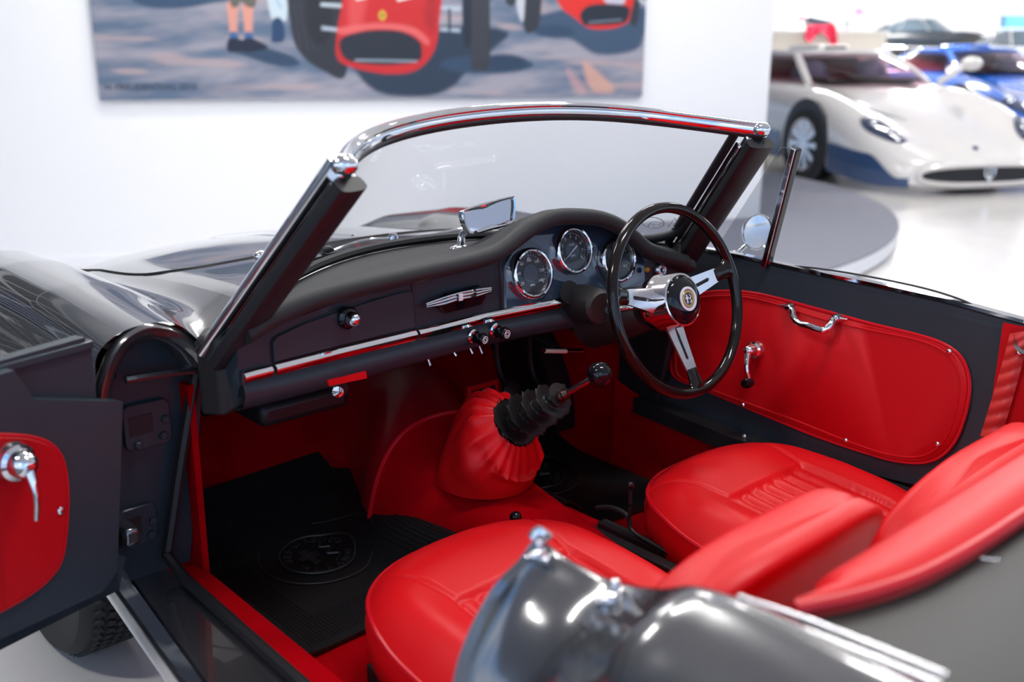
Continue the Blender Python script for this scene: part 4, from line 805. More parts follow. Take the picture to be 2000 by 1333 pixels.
b = MB(); b.sweep([p+V(.006, 0, .010) for p in TT], [(-.010, -.004), (-.010, .003), (.012, .003), (.012, -.004)]); b.build('waist_trim', M['chrome'], fdo, smooth=False)
pt0, pt1 = at(1556, 290, 'x', .625), at(1497, 520, 'x', .662); b = MB(); b.sweep([pt0, pt1], [(-.012, -.008), (-.012, .008), (.012, .008), (.012, -.008)], up=(0, 1, 0)); po_ = b.build('quarterlight_post', M['black'], fdo, bevel=.003)
b = MB(); b.sweep([pt0+V(-.013, 0, 0), pt1+V(-.013, 0, 0)], [(-.003, -.006), (-.003, .006), (.003, .006), (.003, -.006)], up=(0, 1, 0)); b.build('post_trim', M['chrome'], po_, bevel=.001)
b = MB(); qg = [at(1525, 288, 'x', .625), at(1554, 290, 'x', .625), at(1498, 515, 'x', .66), at(1395, 490, 'x', .66)]; b.poly(qg, (1, 0, .1), .004); b.build('quarterlight_glass', M['glass'], fdo, smooth=False)
wg = sp([at(1506, 516, 'x', .668), at(1600, 525, 'x', .668), at(1700, 541, 'x', .668), at(1800, 562, 'x', .668), at(1870, 583, 'x', .668), at(1905, 600, 'x', .668), at(1922, 618, 'x', .668)], 30)
b = MB(); b.grid([wg, [p+V(0, 0, -.10) for p in wg]]); wgo = b.build('window_glass', M['glass'], fdo, smooth=False)
b = MB(); b.tube(wg, .0022, 6); b.build('glass_edge', M['rubber'], wgo)
# far sill: black tread plate with carpet below
b = MB(); fs = [at(*q, 'x', .598) for q in [(1262, 776), (1350, 812), (1450, 852)]]; dd_ = (fs[2]-fs[0])/np.linalg.norm(fs[2]-fs[0]); fs = [fs[0], fs[1], fs[2], V(fs[2][0], -.4, fs[2][2]), V(fs[2][0], -.9, fs[2][2])]
b.sweep(fs, [(-.02, -.035), (-.02, -.006), (-.012, .004), (.05, .010), (.05, -.03)], up=(0, 0, 1)); ft = b.build('far_sill_plate', M['rubber'], car, ang=30)
for q in [(1270, 786), (1453, 853)]: screw(at(*q, 'x', .576), V(-1, 0, .2), ft, .006)
b = MB(); b.tube([p+V(.034, 0, .012) for p in BB[10:]], .004, 6); b.build('sill_bright_strip', M['chrome'], ft)
b = MB(); b.poly([V(.585, .44, FZ), V(.585, .44, .50), V(.585, .28, .455), V(.585, -.6, .40), V(.585, -.6, FZ)], (-1, 0, 0), .006); lab(b.build('sill_carpet', M['carpet'], car, smooth=False), 'red carpet on the inner sill')
# door mirror
mcx = at(1478, 453, 'x', .76); mn_ = nrm(V(-.32, -1, .05)); b = MB(); b.lathe([(.0, -.030), (.020, -.026), (.036, -.014), (.043, -.002), (.0445, .004), (.043, .006), (.041, .004)], mcx, mn_, 40); dm = b.build('door_mirror', M['chrome'], fdo)
b = MB(); b.lathe([(.0415, .003), (.03, .0046), (0, .006)], mcx, mn_, 40); b.build('mirror_glass', M['mirror'], dm)
mf = at(1436, 500, 'x', .70); b = MB(); b.tube(sp([mcx-mn_*.02+V(-.01, 0, -.03), (mcx+mf)/2+V(-.004, .01, -.016), mf], 10), .0055, 10); b.lathe([(.020, 0), (.018, .006), (.009, .012), (0, .013)], mf, (0, 0, 1), 20); b.build('mirror_stem', M['chrome'], dm)
# far rear side trim: pleated red panel
b = MB(); rows = []
for i in range(60):
    t = i/59; L0 = np.array([1972-58*t**1.1, 652+200*t]); R0 = np.array([2012-58*t**1.15, 645+215*t])
    rows.append([at(*(L0*(1-s)+R0*s), 'x', .635-.006*abs(math.sin(7.5*PI*t+1.6*s))*sst(0, .1, t)-.01*math.sin(PI*s)) for s in np.linspace(0, 1, 9)])
b.grid(rows); rt = lab(b.build('pleated_side_trim', mat('coral_leather', (.62, .05, .045), .4), car, ang=180), 'coral red pleated trim panel'); screw(at(1990, 691, 'x', .62), V(-1, 0, 0), rt)
for sg, y0, z0 in ((1, -.50, .84), (-1, -.56, .78)): b = MB(); b.grid([[V(sg*.64, y0, .35), V(sg*.64, y0, z0)], [V(sg*.64, -.9, .35), V(sg*.64, -.9, z0)]]); b.build('rear_side_lining', M['card'], car, smooth=False)
# ---- rear: padded bulkhead rim, deck, near rear quarter
rear_c = [V(-.565, -.815, .838), V(-.50, -.845, .840), V(-.42, -.866, .841), V(-.31, -.876, .842), V(-.15, -.880, .843), V(0, -.881, .843), V(.15, -.880, .843), V(.31, -.876, .842), V(.42, -.866, .841), V(.50, -.845, .84), V(.565, -.815, .838)]
rc = sp(rear_c, 60)
b = MB(); front = [V(p[0]*.97, -.795 if abs(p[0]) < .5 else -.795-.01, .838) for p in rc]
rows = []
for t in np.linspace(0, 1, 12): rows.append([f*(1-t)+p*t+V(0, 0, .010*math.sin(PI*t)-.004) for f, p in zip(front, rc)])
rows = [[f+V(0, .03, -.5) for f in front], [f+V(0, .016, -.12) for f in front], [f+V(0, .012, -.02) for f in front]]+rows
b.grid(rows); rb_ = b.build('rear_shelf', M['leather'], car, ang=180); lab(rb_, 'red padded rear shelf behind the seats')
b = MB(); b.tube(rc, .0085, 10); b.build('shelf_roll', M['redgloss'], rb_)
b = MB(); dk = []
for t in np.linspace(0, 1, 12): dk.append([V(p[0]*(1+.06*t), p[1]-.004-t*.55-(0 if abs(p[0]) < .5 else 0), p[2]-.010+.012*math.sin(PI*min(1, t*1.2))-.03*t) for p in rc])
b.grid(dk); b.build('rear_deck', M['tonneau'], car, ang=180)
b = MB(); q = at(1930, 1096, 'z', .838); b.tube([q+V(-.004, .006, .002), q+V(.006, -.008, .002)], .0006, 6); b.build('deck_pin', M['satin'], car)
# near rear quarter panel
inner = [V(-.628, -.528, .826), V(-.606, -.542, .803), V(-.600, -.575, .796), V(-.598, -.61, .796), V(-.597, -.65, .803), V(-.597, -.69, .815), V(-.597, -.73, .834), V(-.595, -.78, .841), V(-.60, -.86, .846), V(-.61, -.97, .850), V(-.62, -1.12, .845), V(-.63, -1.3, .83)]
edge = [V(-.628, -.528, .826), V(-.640, -.528, .820), V(-.655, -.528, .808), V(-.697, -.53, .788), V(-.733, -.53, .744), V(-.752, -.53, .697), V(-.768, -.53, .60), V(-.765, -.53, .42), V(-.745, -.52, .30)]
rows = []
for i, p in enumerate(inner):
    t = i/(len(inner)-1); hump = sst(.25, .55, t)
    off = [(0, 0), (-.012, .004+.006*hump), (-.034, -.010+.020*hump), (-.072, -.034+.032*hump), (-.108, -.078+.050*hump), (-.132, -.128+.06*hump), (-.158, -.225+.05*hump), (-.165, -.40), (-.145, -.52)]
    if i == 0: rows.append([q for q in edge]); continue
    rows.append([V(p[0]+dx, p[1], p[2]+dz) for dx, dz in off])
cols = [sp(list(c_), 66) for c_ in zip(*rows)]; rws = [sp([c_[k] for c_ in cols], 40) for k in range(67)]
b = MB(); b.grid(rws); b.grid([[p for p in rws[0]], [p+V(.012, -.006, -.004) for p in rws[0]]]); b.grid([[r[0] for r in rws], [r[0]+V(.006, 0, -.012) for r in rws], [r[0]+V(.004, 0, -.08) for r in rws]]); qp = b.build('rear_quarter_panel', M['paint'], car, ang=60)
# chrome fittings on the quarter
def fitting(px, py, z, k, name):
    c = at(px, py, 'z', z); b = MB(); b.ball(c, .010*k, 14, sc=(1.5, 1.0, .7)); b.box(c+V(0, 0, -.006*k), (.034*k, .018*k, .008*k), np.array([nrm(V(.5, -.8, 0)), nrm(V(.8, .5, 0)), [0, 0, 1]])); b.ball(c+V(.006, .004, .010*k), .007*k, 12); return b.build(name, M['chrome'], qp, bevel=.002)
fitting(1050, 1082, .812, .8, 'striker_stud'); fitting(1198, 1166, .800, 1.0, 'hood_fastener')
b = MB(); b.tube(sp([V(-.632, -.524, .824), V(-.626, -.527, .832), V(-.616, -.534, .822)], 6), .006, 8); b.build('edge_finisher', M['chrome'], qp)
st = sp([at(*q, 'z', .850) for q in [(1388, 1168), (1450, 1190), (1560, 1228), (1700, 1284), (1835, 1340)]], 24); b = MB(); b.tube(st, .0045, 10, rb=.003); lab(b.build('deck_bead', M['chrome'], qp), 'bright bead between deck and rear wing')
st2 = sp([p+V(.022, .004, -.002) for p in st], 20); b = MB(); b.tube(st2[3:], .003, 8, rb=.002); b.build('deck_bead', M['satin'], qp)
# rear body below / behind
b = MB(); b.grid([[V(sg*.60, y, .835) for sg in (-1, -.5, 0, .5, 1)] for y in (-1.38, -1.7)]); 
# far rear quarter
b2 = MB(); rws2 = [[V(-p[0], p[1], p[2]) for p in r] for r in rws]; b2.grid(rws2); b2.build('rear_quarter_panel', M['paint'], car, ang=60)
# ---- floor mats: loose, lie on the carpet
def fmat(cx0, cx1, label, flip):
    # right-hand edge of the near mat where it rides up the tunnel flank
    ed = []
    for q in [(925, 1045), (860, 1015), (800, 984), (760, 960), (728, 934), (706, 910), (690, 893)]:
        z = FZ+.03
        for _ in range(25): w = at(*q, 'z', z); z = .5*z+.5*(fz(w[0], w[1])+.012)
        ed.append((w[1], w[0]))
    ed.sort()
    e = empty('floor_mat', label, 'floor mat', ((cx0+cx1)/2, .3, FZ), 'rubber floor mats')
    W_ = lambda p: p-V((cx0+cx1)/2, .3, FZ)
    prof = sp([V(0, .185, FZ+.012), V(0, .30, FZ+.008), V(0, .45, FZ+.008), V(0, .57, FZ+.012), V(0, .63, FZ+.028), V(0, .69, FZ+.066), V(0, .755, FZ+.118)], 60)
    def P(u, k, d=0):
        q = prof[k]; uu_ = u if not flip else 1-u
        xa, xb = (cx0, min(-.06, ip(q[1], [g[0] for g in ed], [g[1] for g in ed]))) if not flip else (ip(q[1], [.48, .56, .7], [cx0, cx0+.06, cx0+.15]), cx1)
        x = xa+(xb-xa)*u; z = max(q[2]+fz(x, q[1])-toe(q[1]), fz(x, q[1])+.010)+d+.012*max(0, .12-uu_)*4
        wob = .006*math.sin(6*q[1]+3*u); return V(x+wob, q[1]+.02*(uu_-.5)+wob, z)
    b = MB(); R_ = [[P(u, k, .003*0) for k in range(61)] for u in np.linspace(0, 1, 40)]
    b.grid([[W_(p) for p in r] for r in R_]); b.grid([[W_(p-V(0, 0, .006)) for p in r] for r in R_]); 
    per = R_[0]+[r[-1] for r in R_]+R_[-1][::-1]+[r[0] for r in R_[::-1]]; b.grid([[W_(p) for p in per], [W_(p-V(0, 0, .006)) for p in per]], False, False); sh = b.build('rubber_sheet', M['mat'], e, ang=60)
    b = MB()
    for j in range(46):
        u = .06+.88*j/45
        for (k0, k1) in ([(2, 58)] if abs(u-.5) > .30 else [(2, 12), (46, 58)]):
            b.sweep([W_(P(u, k, .001)) for k in range(k0, k1+1, 4)], [(-.0014, -.001), (0, .0008), (.0014, -.001)], pc=False)
    r_ = b.build('mat_rib', M['mat'], e, smooth=False); r_['kind'] = 'stuff'
    cx_, cy_ = (cx0+cx1)/2+(.02 if not flip else 0), .50; b = MB()
    def pt_(x, y): return W_(V(cx_+x, cy_+y, fz(cx_+x, cy_+y)-toe(cy_+y)+ip(cy_+y, [q[1] for q in prof], [q[2] for q in prof])+.0055))
    for rr, h in ((.125, .002), (.082, .003)):
        b.tube([pt_(rr*math.cos(a), rr*math.sin(a)) for a in [2*PI*k/72 for k in range(72)]], .003 if rr == .082 else .0018, 6, closed=True)
    for txt, a0, a1, rad, up in (('ALFA-ROMEO', 165, 15, .064, 1), ('MILANO', 215, 325, .066, 0)):
        for i, ch in enumerate(txt):
            a = math.radians(a0+(a1-a0)*i/(len(txt)-1)); rd = V(math.cos(a), math.sin(a), 0); up_ = rd if up else -rd; xr = V(up_[1], -up_[0], 0)
            if ch == '-': b.box(pt_(*(rd*rad)[:2]), (.007, .003, .003), np.array([xr, up_, [0, 0, 1]])); continue
            tm = text_mb(ch, .024, .0028); tm.xf(frame(pt_(*(rd*rad)[:2]), xr, up_)); b.add(tm.v, tm.f)
    for w_, h_, ox, oy in ((.016, .066, -.020, 0), (.046, .016, -.020, .004)): b.box(pt_(ox, oy), (w_, h_, .004))
    b.tube([pt_(*q[:2]) for q in sp([V(.02, -.046, 0), V(.040, -.026, 0), V(.018, -.008, 0), V(.040, .010, 0), V(.020, .026, 0), V(.034, .042, 0)], 24)], .0035, 6)
    b.build('mat_emblem', bpy.data.materials.get('highlight_rubber') or mat('highlight_rubber', (.030, .028, .028), .42), e, smooth=False)  # paler than the mat: highlights on the raised crest put into its colour
fmat(-.535, -.115, 'black ribbed rubber mat with round crest in the near passenger footwell', False)
fmat(.13, .55, 'black rubber mat with round crest on the far side behind the gear lever', True)
# ------------------------------------------------------------------ the cars behind
def coupe(name, label, pos, hdg, s, pm, lower, lm=None, extras=True, winm=None):
    root = empty(name, label, 'car', pos, None, hdg-PI/2); root.scale = (s, s, s)
    # half stations: y, centre z, valley z, crest z, half width, bottom z
    ST = [(1.31, .25, .25, .25, .40, .10), (1.28, .30, .30, .29, .66, .06), (1.16, .365, .355, .35, .82, .05), (.9, .47, .45, .50, .95, .06), (.5, .61, .57, .68, 1.0, .10), (0, .76, .73, .82, 1.02, .13), (-.45, .87, .85, .86, 1.01, .14), (-.9, .92, .90, .89, 1.0, .14), (-1.5, .93, .92, .90, 1.0, .14), (-2.2, .90, .90, .90, 1.02, .14), (-2.9, .84, .86, .90, 1.02, .16), (-3.5, .78, .80, .84, .98, .22), (-3.85, .70, .70, .72, .90, .30)]
    fine = sp([V(*q) for q in ST], 72) if False else [np.array(q) for q in ST]
    yy = np.linspace(0, len(ST)-1, 73); ST2 = []
    cols = sp([np.array(q[:3]) for q in ST], 72), sp([np.array(q[3:]) for q in ST], 72)
    rows = []
    for a, c in zip(*cols):
        y, zc0, zv = a; zf, w, zb = c
        half = [(0, zc0), (.16*w, zc0-.003), (.32*w, zc0-.012), (.48*w, zv), (.62*w, zv*.5+zf*.5+.004), (.75*w, zf), (.86*w, zf-.022), (.94*w, zf-.075), (.985*w, zf-.15), (w, zf-.26), (w, .40 if zf > .6 else zb+.12), (.985*w, zb+.06), (.94*w, zb), (.5*w, zb-.01), (0, zb-.01)]
        full = [V(x, y, z) for x, z in half]+[V(-x, y, z) for x, z in half[-2:0:-1]]
        rows.append(full)
    b = MB(); b.grid(rows, False, True); n = len(rows[0]); b.f += [tuple(range(n)), tuple(len(b.v)-n+k for k in range(n))]; b.m += [0, 0]
    body = b.build('car_body', pm, root, sub=1)
    # lower coloured band
    for sg in (-1, 1):
        b = MB(); R1 = []
        for a, c in list(zip(*cols))[8:60]:
            y = a[0]
            if abs(y) < .40: continue
            w, zb = c[1], c[2]; f_ = sst(1.22, .95, y); R1.append([V(sg*(w+.006)*.99, y, zb+.02), V(sg*(w+.008), y, zb+.09), V(sg*(w+.006), y, zb+.09+.19*max(f_, .05))])
        kf = [i for i, r_ in enumerate(R1) if r_[0][1] > 0]
        for q_ in (R1[:len(kf)], R1[len(kf):]): b.grid(q_)
        b.build('lower_band', lower, root, ang=180)
    # greenhouse
    gm = winm or glass('red_reflection_glass', (.72, .55, .6), r0=.02)  # part of the windows' red reflection put into the glass tint
    base = [(-.40, .50), (-.34, .70), (-.62, .86), (-1.1, .90), (-1.7, .86), (-2.3, .70), (-2.9, .45)]
    B_ = [V(x, y, .86+(.03 if y < -.5 else 0)) for y, x in base]; fb = [V(0, -.30, .87)]+[V(.30, -.32, .87)]+[V(.62, -.44, .87), V(.80, -.72, .885), V(.86, -1.2, .91), V(.84, -1.7, .91), V(.70, -2.3, .90), V(.4, -2.9, .88), V(0, -3.0, .87)]
    rf = [V(0, -.95, 1.175), V(.26, -.97, 1.172), V(.48, -1.05, 1.160), V(.58, -1.22, 1.155), V(.61, -1.5, 1.165), V(.58, -1.8, 1.16), V(.46, -2.15, 1.10), V(.25, -2.6, 1.0), V(0, -2.75, .97)]
    def full(h): return h+[V(-p[0], p[1], p[2]) for p in h[-2:0:-1]]
    FBl = sp(full(fb), 96, True); RFl = sp(full(rf), 96, True)
    b = MB(); b.grid([[p*(1-t)+q*t+nrm(V(p[0], p[1]+1.5, 0))*.05*math.sin(PI*t) for p, q in zip(FBl, RFl)] for t in np.linspace(0, 1, 8)], False, True); gh = b.build('window_band', gm, root, ang=180)
    b = MB(); cr_ = sum(RFl)/len(RFl); b.grid([[p+V(0, 0, -.035)+nrm((p-cr_)*V(1, 1, 0))*.03 for p in RFl], [p+nrm((p-cr_)*V(1, 1, 0))*.004 for p in RFl]]+[[p*(1-t)+cr_*t+V(0, 0, .022*math.sin(PI/2*t)) for p in RFl] for t in (.08, .3, .6, .95)], False, True); b.f.append(tuple(len(b.v)-96+k for k in range(96))); b.m.append(0); b.build('roof', pm, root, ang=180)
    b = MB(); b.grid([[p*(1-t)*V(.9, .9, 1)+q*t*V(.85, .85, 1)+V(0, -.55, -.04) for p, q in zip(FBl, RFl)] for t in (0, .5, 1)], False, True); lab(b.build('red_reflection_dome', mat('reflection_maroon', (.16, .008, .026), .7), root, ang=180), 'maroon dome added for the red reflection in the windows')  # dome added behind the glass, its maroon stands for a red reflection
    b = MB(); b.tube([p+V(0, 0, -.012) for p in RFl], .034, 8, closed=True, rb=.04); b.build('roof_rail', pm, root)
    for sx_ in (-.36, .36):
        b = MB(); b.lathe([(.0, 0), (.20, .02), (.21, .20), (.17, .34), (.09, .42), (0, .43)], (sx_, -1.02, .68), (0, -.25, 1), 18); b.build('bucket_seat', mat('slate_seat', (.10, .14, .24), .6), root)
    b = MB(); b.box((0, -.62, .905), (1.1, .35, .05)); b.build('dash_shelf', M['dark'], root, bevel=.02)
    for sg in (-1, 1):
        for (i0, w_, j0) in ((12, .042, 12), (60-12+0, .06, 60-12)):
            pass
        for (k, rad) in ((14, .045), (36, .075)):
            kk = k if sg > 0 else (96-k) % 96; b = MB(); p0, p1 = FBl[kk], RFl[kk]; b.tube(sp([p0+V(0, 0, -.01), (p0+p1)/2+nrm(V(p0[0], p0[1]+1.5, 0))*.055, p1], 10), rad, 10, rb=rad*.5); b.build('roof_pillar', pm, root)
        # wheels
        for y in (0, -2.8):
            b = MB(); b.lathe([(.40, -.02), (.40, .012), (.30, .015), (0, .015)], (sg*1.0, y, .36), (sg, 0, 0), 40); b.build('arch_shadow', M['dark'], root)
            b = MB(); b.lathe([(.245, .02), (.29, .03), (.325, .022), (.332, 0), (.332, -.2)], (sg*1.005, y, .332), (sg, 0, 0), 44); ty = b.build('tyre', M['tyre'], root)
            b = MB(); b.lathe([(.245, .026), (.225, .012), (.22, -.03), (0, -.03)], (sg*1.005, y, .332), (sg, 0, 0), 40); rm = b.build('wheel_rim', mat('rim_silver', (.72, .73, .76), .3, .8), ty)
            b = MB(); b.lathe([(0, .018), (.05, .016), (.06, -.02)], (sg*1.005, y, .332), (sg, 0, 0), 20)
            for k in range(10):
                a = 2*PI*k/10; d = V(0, math.cos(a), math.sin(a)); t = V(0, -math.sin(a), math.cos(a)); c = V(sg*1.012, y, .332)
                b.poly([c+d*.05+t*.016, c+d*.228+t*.026, c+d*.228-t*.026, c+d*.05-t*.016], (sg, 0, 0), .012)
            b.build('wheel_spokes', M['white'] if False else rm.data.materials[0], rm, smooth=False)
            b = MB(); b.lathe([(.21, -.022), (0, -.02)], (sg*1.005, y, .332), (sg, 0, 0), 30); b.build('brake_disc', M['dark'], rm)
        # headlamp: dark almond cover with lenses, laid on the wing
        al = [(.60, 1.00, .0), (.70, 1.02, 0), (.80, .93, 0), (.865, .78, 0), (.86, .66, 0), (.80, .63, 0), (.70, .74, 0), (.62, .88, 0)]
        def onb(x, y): # height of the skin by interpolation in the row nearest y
            r_ = min(rows, key=lambda r: abs(r[0][1]-y)); xs = [p[0] for p in r_[:9]]; return float(np.interp(x, xs, [p[2] for p in r_[:9]]))
        b = MB(); op = sp([V(x, y, onb(x, y)) for x, y, _ in al], 36, True); c = sum(op)/len(op)+V(0, 0, .035)
        b.grid([[V(sg*p[0], p[1], p[2]-.01) for p in op], [V(sg*p[0], p[1], p[2]+.012) for p in op], [V(sg*(p*.5+c*.5)[0], (p*.5+c*.5)[1], (p*.5+c*.5)[2]+.006) for p in op]], False, True); b.f.append(tuple(len(b.v)-36+k for k in range(36))); b.m.append(0)
        hl_ = b.build('headlamp', mat('navy_lens', (.010, .025, .075), .06, 0, 1), root)
        for (x, y, r) in ((.80, .76, .034), (.70, .88, .026), (.66, .96, .02)):
            b = MB(); b.ball((sg*x, y, onb(x, y)+.028), r, 14, sc=(1, 1, .6)); b.build('lamp_lens', M['chrome'], hl_)
        if sg < 0:
            b = MB(); b.tube(sp([V(sg*.72, -.42, .88), V(sg*.86, -.36, .98), V(sg*1.0, -.36, 1.06)], 8), .022, 8, rb=.03); mr = b.build('wing_mirror', pm, root); b = MB(); b.ball((sg*1.05, -.36, 1.07), .10, 16, sc=(1.25, .6, .7)); b.build('mirror_shell', pm, mr)
    # grille
    ny = lambda x: ip(abs(x), [0, .40, .55, .66, .74, .82], [1.325, 1.322, 1.308, 1.285, 1.235, 1.17])
    def gpt(a, k=1, dy=0): x = .64*k*np.sign(math.cos(a))*abs(math.cos(a))**.7; z = .175+.080*k*np.sign(math.sin(a))*abs(math.sin(a))**.7; return V(x, ny(x)+dy, z)
    AA = [2*PI*k/56 for k in range(56)]
    b = MB(); b.grid([[gpt(a, 1.0, -.03) for a in AA], [gpt(a, 1.0, .014) for a in AA], [gpt(a, .97, .012) for a in AA], [gpt(a, .5, .01) for a in AA]], False, True); b.f.append(tuple(len(b.v)-56+k for k in range(56))); b.m.append(0); gr = b.build('grille', M['dark'], root)
    b = MB(); b.tube([gpt(a, 1.03, .006) for a in AA], .022, 8, closed=True, up=(0, 1, 0)); b.build('grille_surround', pm, gr)
    b = MB(); g_ = V(0, 1.35, .175); b.tube([g_+V(0, 0, -.075), g_+V(0, 0, .06)], .010, 8); b.tube(sp([g_+V(-.05, 0, .06), g_+V(-.042, 0, .0), g_+V(0, 0, -.022), g_+V(.042, 0, 0), g_+V(.05, 0, .06)], 14), .008, 8); b.box(g_+V(0, 0, -.03), (.06, .012, .016))
    for x in (-.05, 0, .05): b.lathe([(.012, 0), (.004, .025), (0, .03)], g_+V(x, 0, .055), (0, 0, 1), 10)
    b.build('trident_emblem', M['chrome'], gr)
    b = MB(); b.ball((0, 1.13, .385), .032, 14, sc=(.75, 1.1, .5)); lab(b.build('bonnet_badge', mat('badge_blue', (.03, .04, .16), .3), root), 'small oval bonnet badge')
    # bonnet vents
    for sg in (-1, 1):
        b = MB(); vp = [V(sg*.30, .55, onb(.30, .55)), V(sg*.52, .25, onb(.52, .25)), V(sg*.46, .05, onb(.46, .05)), V(sg*.28, .30, onb(.28, .30))]; b.poly([p+V(0, 0, .004) for p in vp], (0, 0, 1), .006, inset=.002); b.build('bonnet_vent', mat('vent_grey', (.45, .45, .46), .6), root, smooth=False)
    # scuttle scoop on the roof
    b = MB(); b.poly([V(-.20, -1.22, 1.165), V(.20, -1.22, 1.165), V(.18, -1.9, 1.15), V(-.18, -1.9, 1.15)], (0, 0, 1), .085, inset=.03); sc2 = b.build('roof_scoop', pm, root, bevel=.02)
    b = MB(); b.box((0, -1.206, 1.212), (.24, .03, .035)); b.build('scoop_mouth', M['dark'], sc2, smooth=False)
    # wipers and seat
    b = MB(); b.tube(sp([V(-.1, -.30, .895), V(.10, -.37, .93), V(.52, -.56, .99)], 10), .014, 8); b.build('wiper', M['rubber'], root)
    b = MB(); b.tube(sp([V(.05, -.28, .89), V(.26, -.38, .94), V(.40, -.50, .985)], 10), .010, 8); b.build('wiper', M['rubber'], root)
    return root
def ang_of(v): return math.atan2(v[1], v[0])
wc = at(1562, 350, 'z', 0); HDG = math.radians(-117); f_ = V(math.cos(HDG), math.sin(HDG), 0); l_ = V(-f_[1], f_[0], 0); s_ = 1.1
white_paint = mat('pearl_white', (.72, .69, .67), .22, 0, .6)
coupe('sports_coupe', 'low white sports coupe with blue lower flanks and wide dark grille', tuple(wc+l_*1.02*s_), HDG, s_, white_paint, mat('deep_blue_band', (.012, .055, .16), .25, 0, .8))
blue_paint = mat('bright_blue', (.010, .12, .55), .2, 0, 1)
def dist_at(px, py, dist): d = ray(px, py); return CC+d*dist
bpos = dist_at(1975, 190, 15.2); h2 = math.radians(-122)
coupe('sports_coupe', 'bright blue sports coupe with dark red windows behind the white one', (bpos[0]+.4*math.cos(h2), bpos[1]+.4*math.sin(h2), 0), h2, 1.12, blue_paint, mat('pale_band', (.7, .7, .74), .3))
# vintage fastback on a raised stand
def vintage(label, pos, hdg, pm, s=1.0):
    root = empty('vintage_coupe', label, 'car', pos, None, hdg-PI/2); root.scale = (s, s, s)
    ST = [(1.95, .42, .42, .30, .30), (1.85, .60, .56, .52, .24), (1.55, .78, .80, .70, .20), (1.0, .86, .92, .78, .18), (.4, .90, .88, .80, .18), (-.2, .92, .90, .82, .18), (-.9, .92, .92, .84, .18), (-1.5, .88, .90, .82, .20), (-2.0, .76, .76, .74, .24), (-2.4, .52, .50, .50, .30)]
    cA, cB = sp([np.array(q[:3]) for q in ST], 54), sp([np.array([q[3], q[4], 0]) for q in ST], 54); rows = []
    for a, c in zip(cA, cB):
        y, z0, zf = a; w, zb, _ = c; half = [(0, z0), (.35*w, z0-.01), (.62*w, z0-.03), (.80*w, zf-.01), (.92*w, zf-.06), (.99*w, zf-.16), (w, zf-.30), (.97*w, zb+.10), (.9*w, zb), (0, zb)]
        rows.append([V(x, y, z) for x, z in half]+[V(-x, y, z) for x, z in half[-2:0:-1]])
    b = MB(); b.grid(rows, False, True); n = len(rows[0]); b.f += [tuple(range(n)), tuple(len(b.v)-n+k for k in range(n))]; b.m += [0, 0]; b.build('car_body', pm, root, sub=1)
    fb = [V(0, .42, .90), V(.35, .38, .90), V(.60, .16, .89), V(.68, -.2, .89), V(.68, -.8, .89), V(.56, -1.5, .86), V(.3, -2.0, .78), V(0, -2.1, .76)]; rf = [V(0, -.12, 1.26), V(.28, -.14, 1.255), V(.44, -.26, 1.24), V(.48, -.45, 1.25), V(.47, -.75, 1.24), V(.36, -1.15, 1.12), V(.2, -1.5, 1.0), V(0, -1.55, .98)]
    ful = lambda h: sp(h+[V(-p[0], p[1], p[2]) for p in h[-2:0:-1]], 84, True); F1, R1 = ful(fb), ful(rf)
    b = MB(); b.grid([[p*(1-t)+q*t for p, q in zip(F1, R1)] for t in np.linspace(0, 1, 6)], False, True); b.build('window_band', mat('smoked_glass', (.06, .09, .12), .1, 0, .3), root, ang=180)
    b = MB(); c = sum(R1)/len(R1); b.grid([[p+V(0, 0, -.05)+nrm((p-c)*V(1, 1, 0))*.03 for p in R1]]+[[p*(1-t)+c*t+V(0, 0, .03*math.sin(PI/2*t)) for p in R1] for t in (0, .1, .4, .97)], False, True); b.f.append(tuple(len(b.v)-84+k for k in range(84))); b.m.append(0); b.build('roof', pm, root, ang=180)
    for sg in (-1, 1):
        for k, nm_, r_, m_ in ((15, 'screen_pillar', .03, M['chrome']), (25, 'door_pillar', .025, M['chrome']), (33, 'rear_pillar', .14, pm)):
            kk = k if sg > 0 else (84-k) % 84; b = MB(); b.tube([F1[kk], R1[kk]], r_, 10, rb=r_*.4); b.build(nm_, m_, root)
        b = MB(); b.tube(sp([V(sg*.80, 1.3, .42), V(sg*.86, .4, .42), V(sg*.86, -1.4, .44)], 12), .022, 8); b.build('side_moulding', M['chrome'], root)
        for y in (1.22, -1.2):
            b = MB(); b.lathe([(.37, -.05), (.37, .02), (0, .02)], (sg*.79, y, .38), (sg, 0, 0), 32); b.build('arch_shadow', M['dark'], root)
            b = MB(); b.lathe([(.19, .05), (.26, .06), (.32, .045), (.33, 0), (.33, -.15)], (sg*.78, y, .33), (sg, 0, 0), 36); ty = b.build('tyre', M['tyre'], root); b = MB(); b.lathe([(0, .07), (.08, .065), (.16, .045), (.195, .055)], (sg*.78, y, .33), (sg, 0, 0), 30); b.build('hub_cap', M['chrome'], ty)
        b = MB(); b.lathe([(.10, 0), (.10, .03), (.06, .05), (0, .06)], (sg*.60, 1.72, .68), (sg*.1, 1, .1), 24); b.build('round_headlamp', M['chrome'], root)
    for y, z in ((2.0, .36), (-2.45, .40)):
        b = MB(); b.tube(sp([V(-.8, y-.25*np.sign(y), z), V(-.5, y, z), V(.5, y, z), V(.8, y-.25*np.sign(y), z)], 16), .045, 8); b.build('bumper', M['chrome'], root)
    b = MB(); b.lathe([(.22, 0), (.2, .03), (0, .03)], (0, 1.90, .50), (0, 1, 0), 28); b.build('oval_grille', M['chrome'], root)
    return root
def dist_at(px, py, dist): d = ray(px, py); return CC+d*dist
vp = dist_at(1822, 122, 31); zdeck = vp[2]
vh = math.radians(-80)
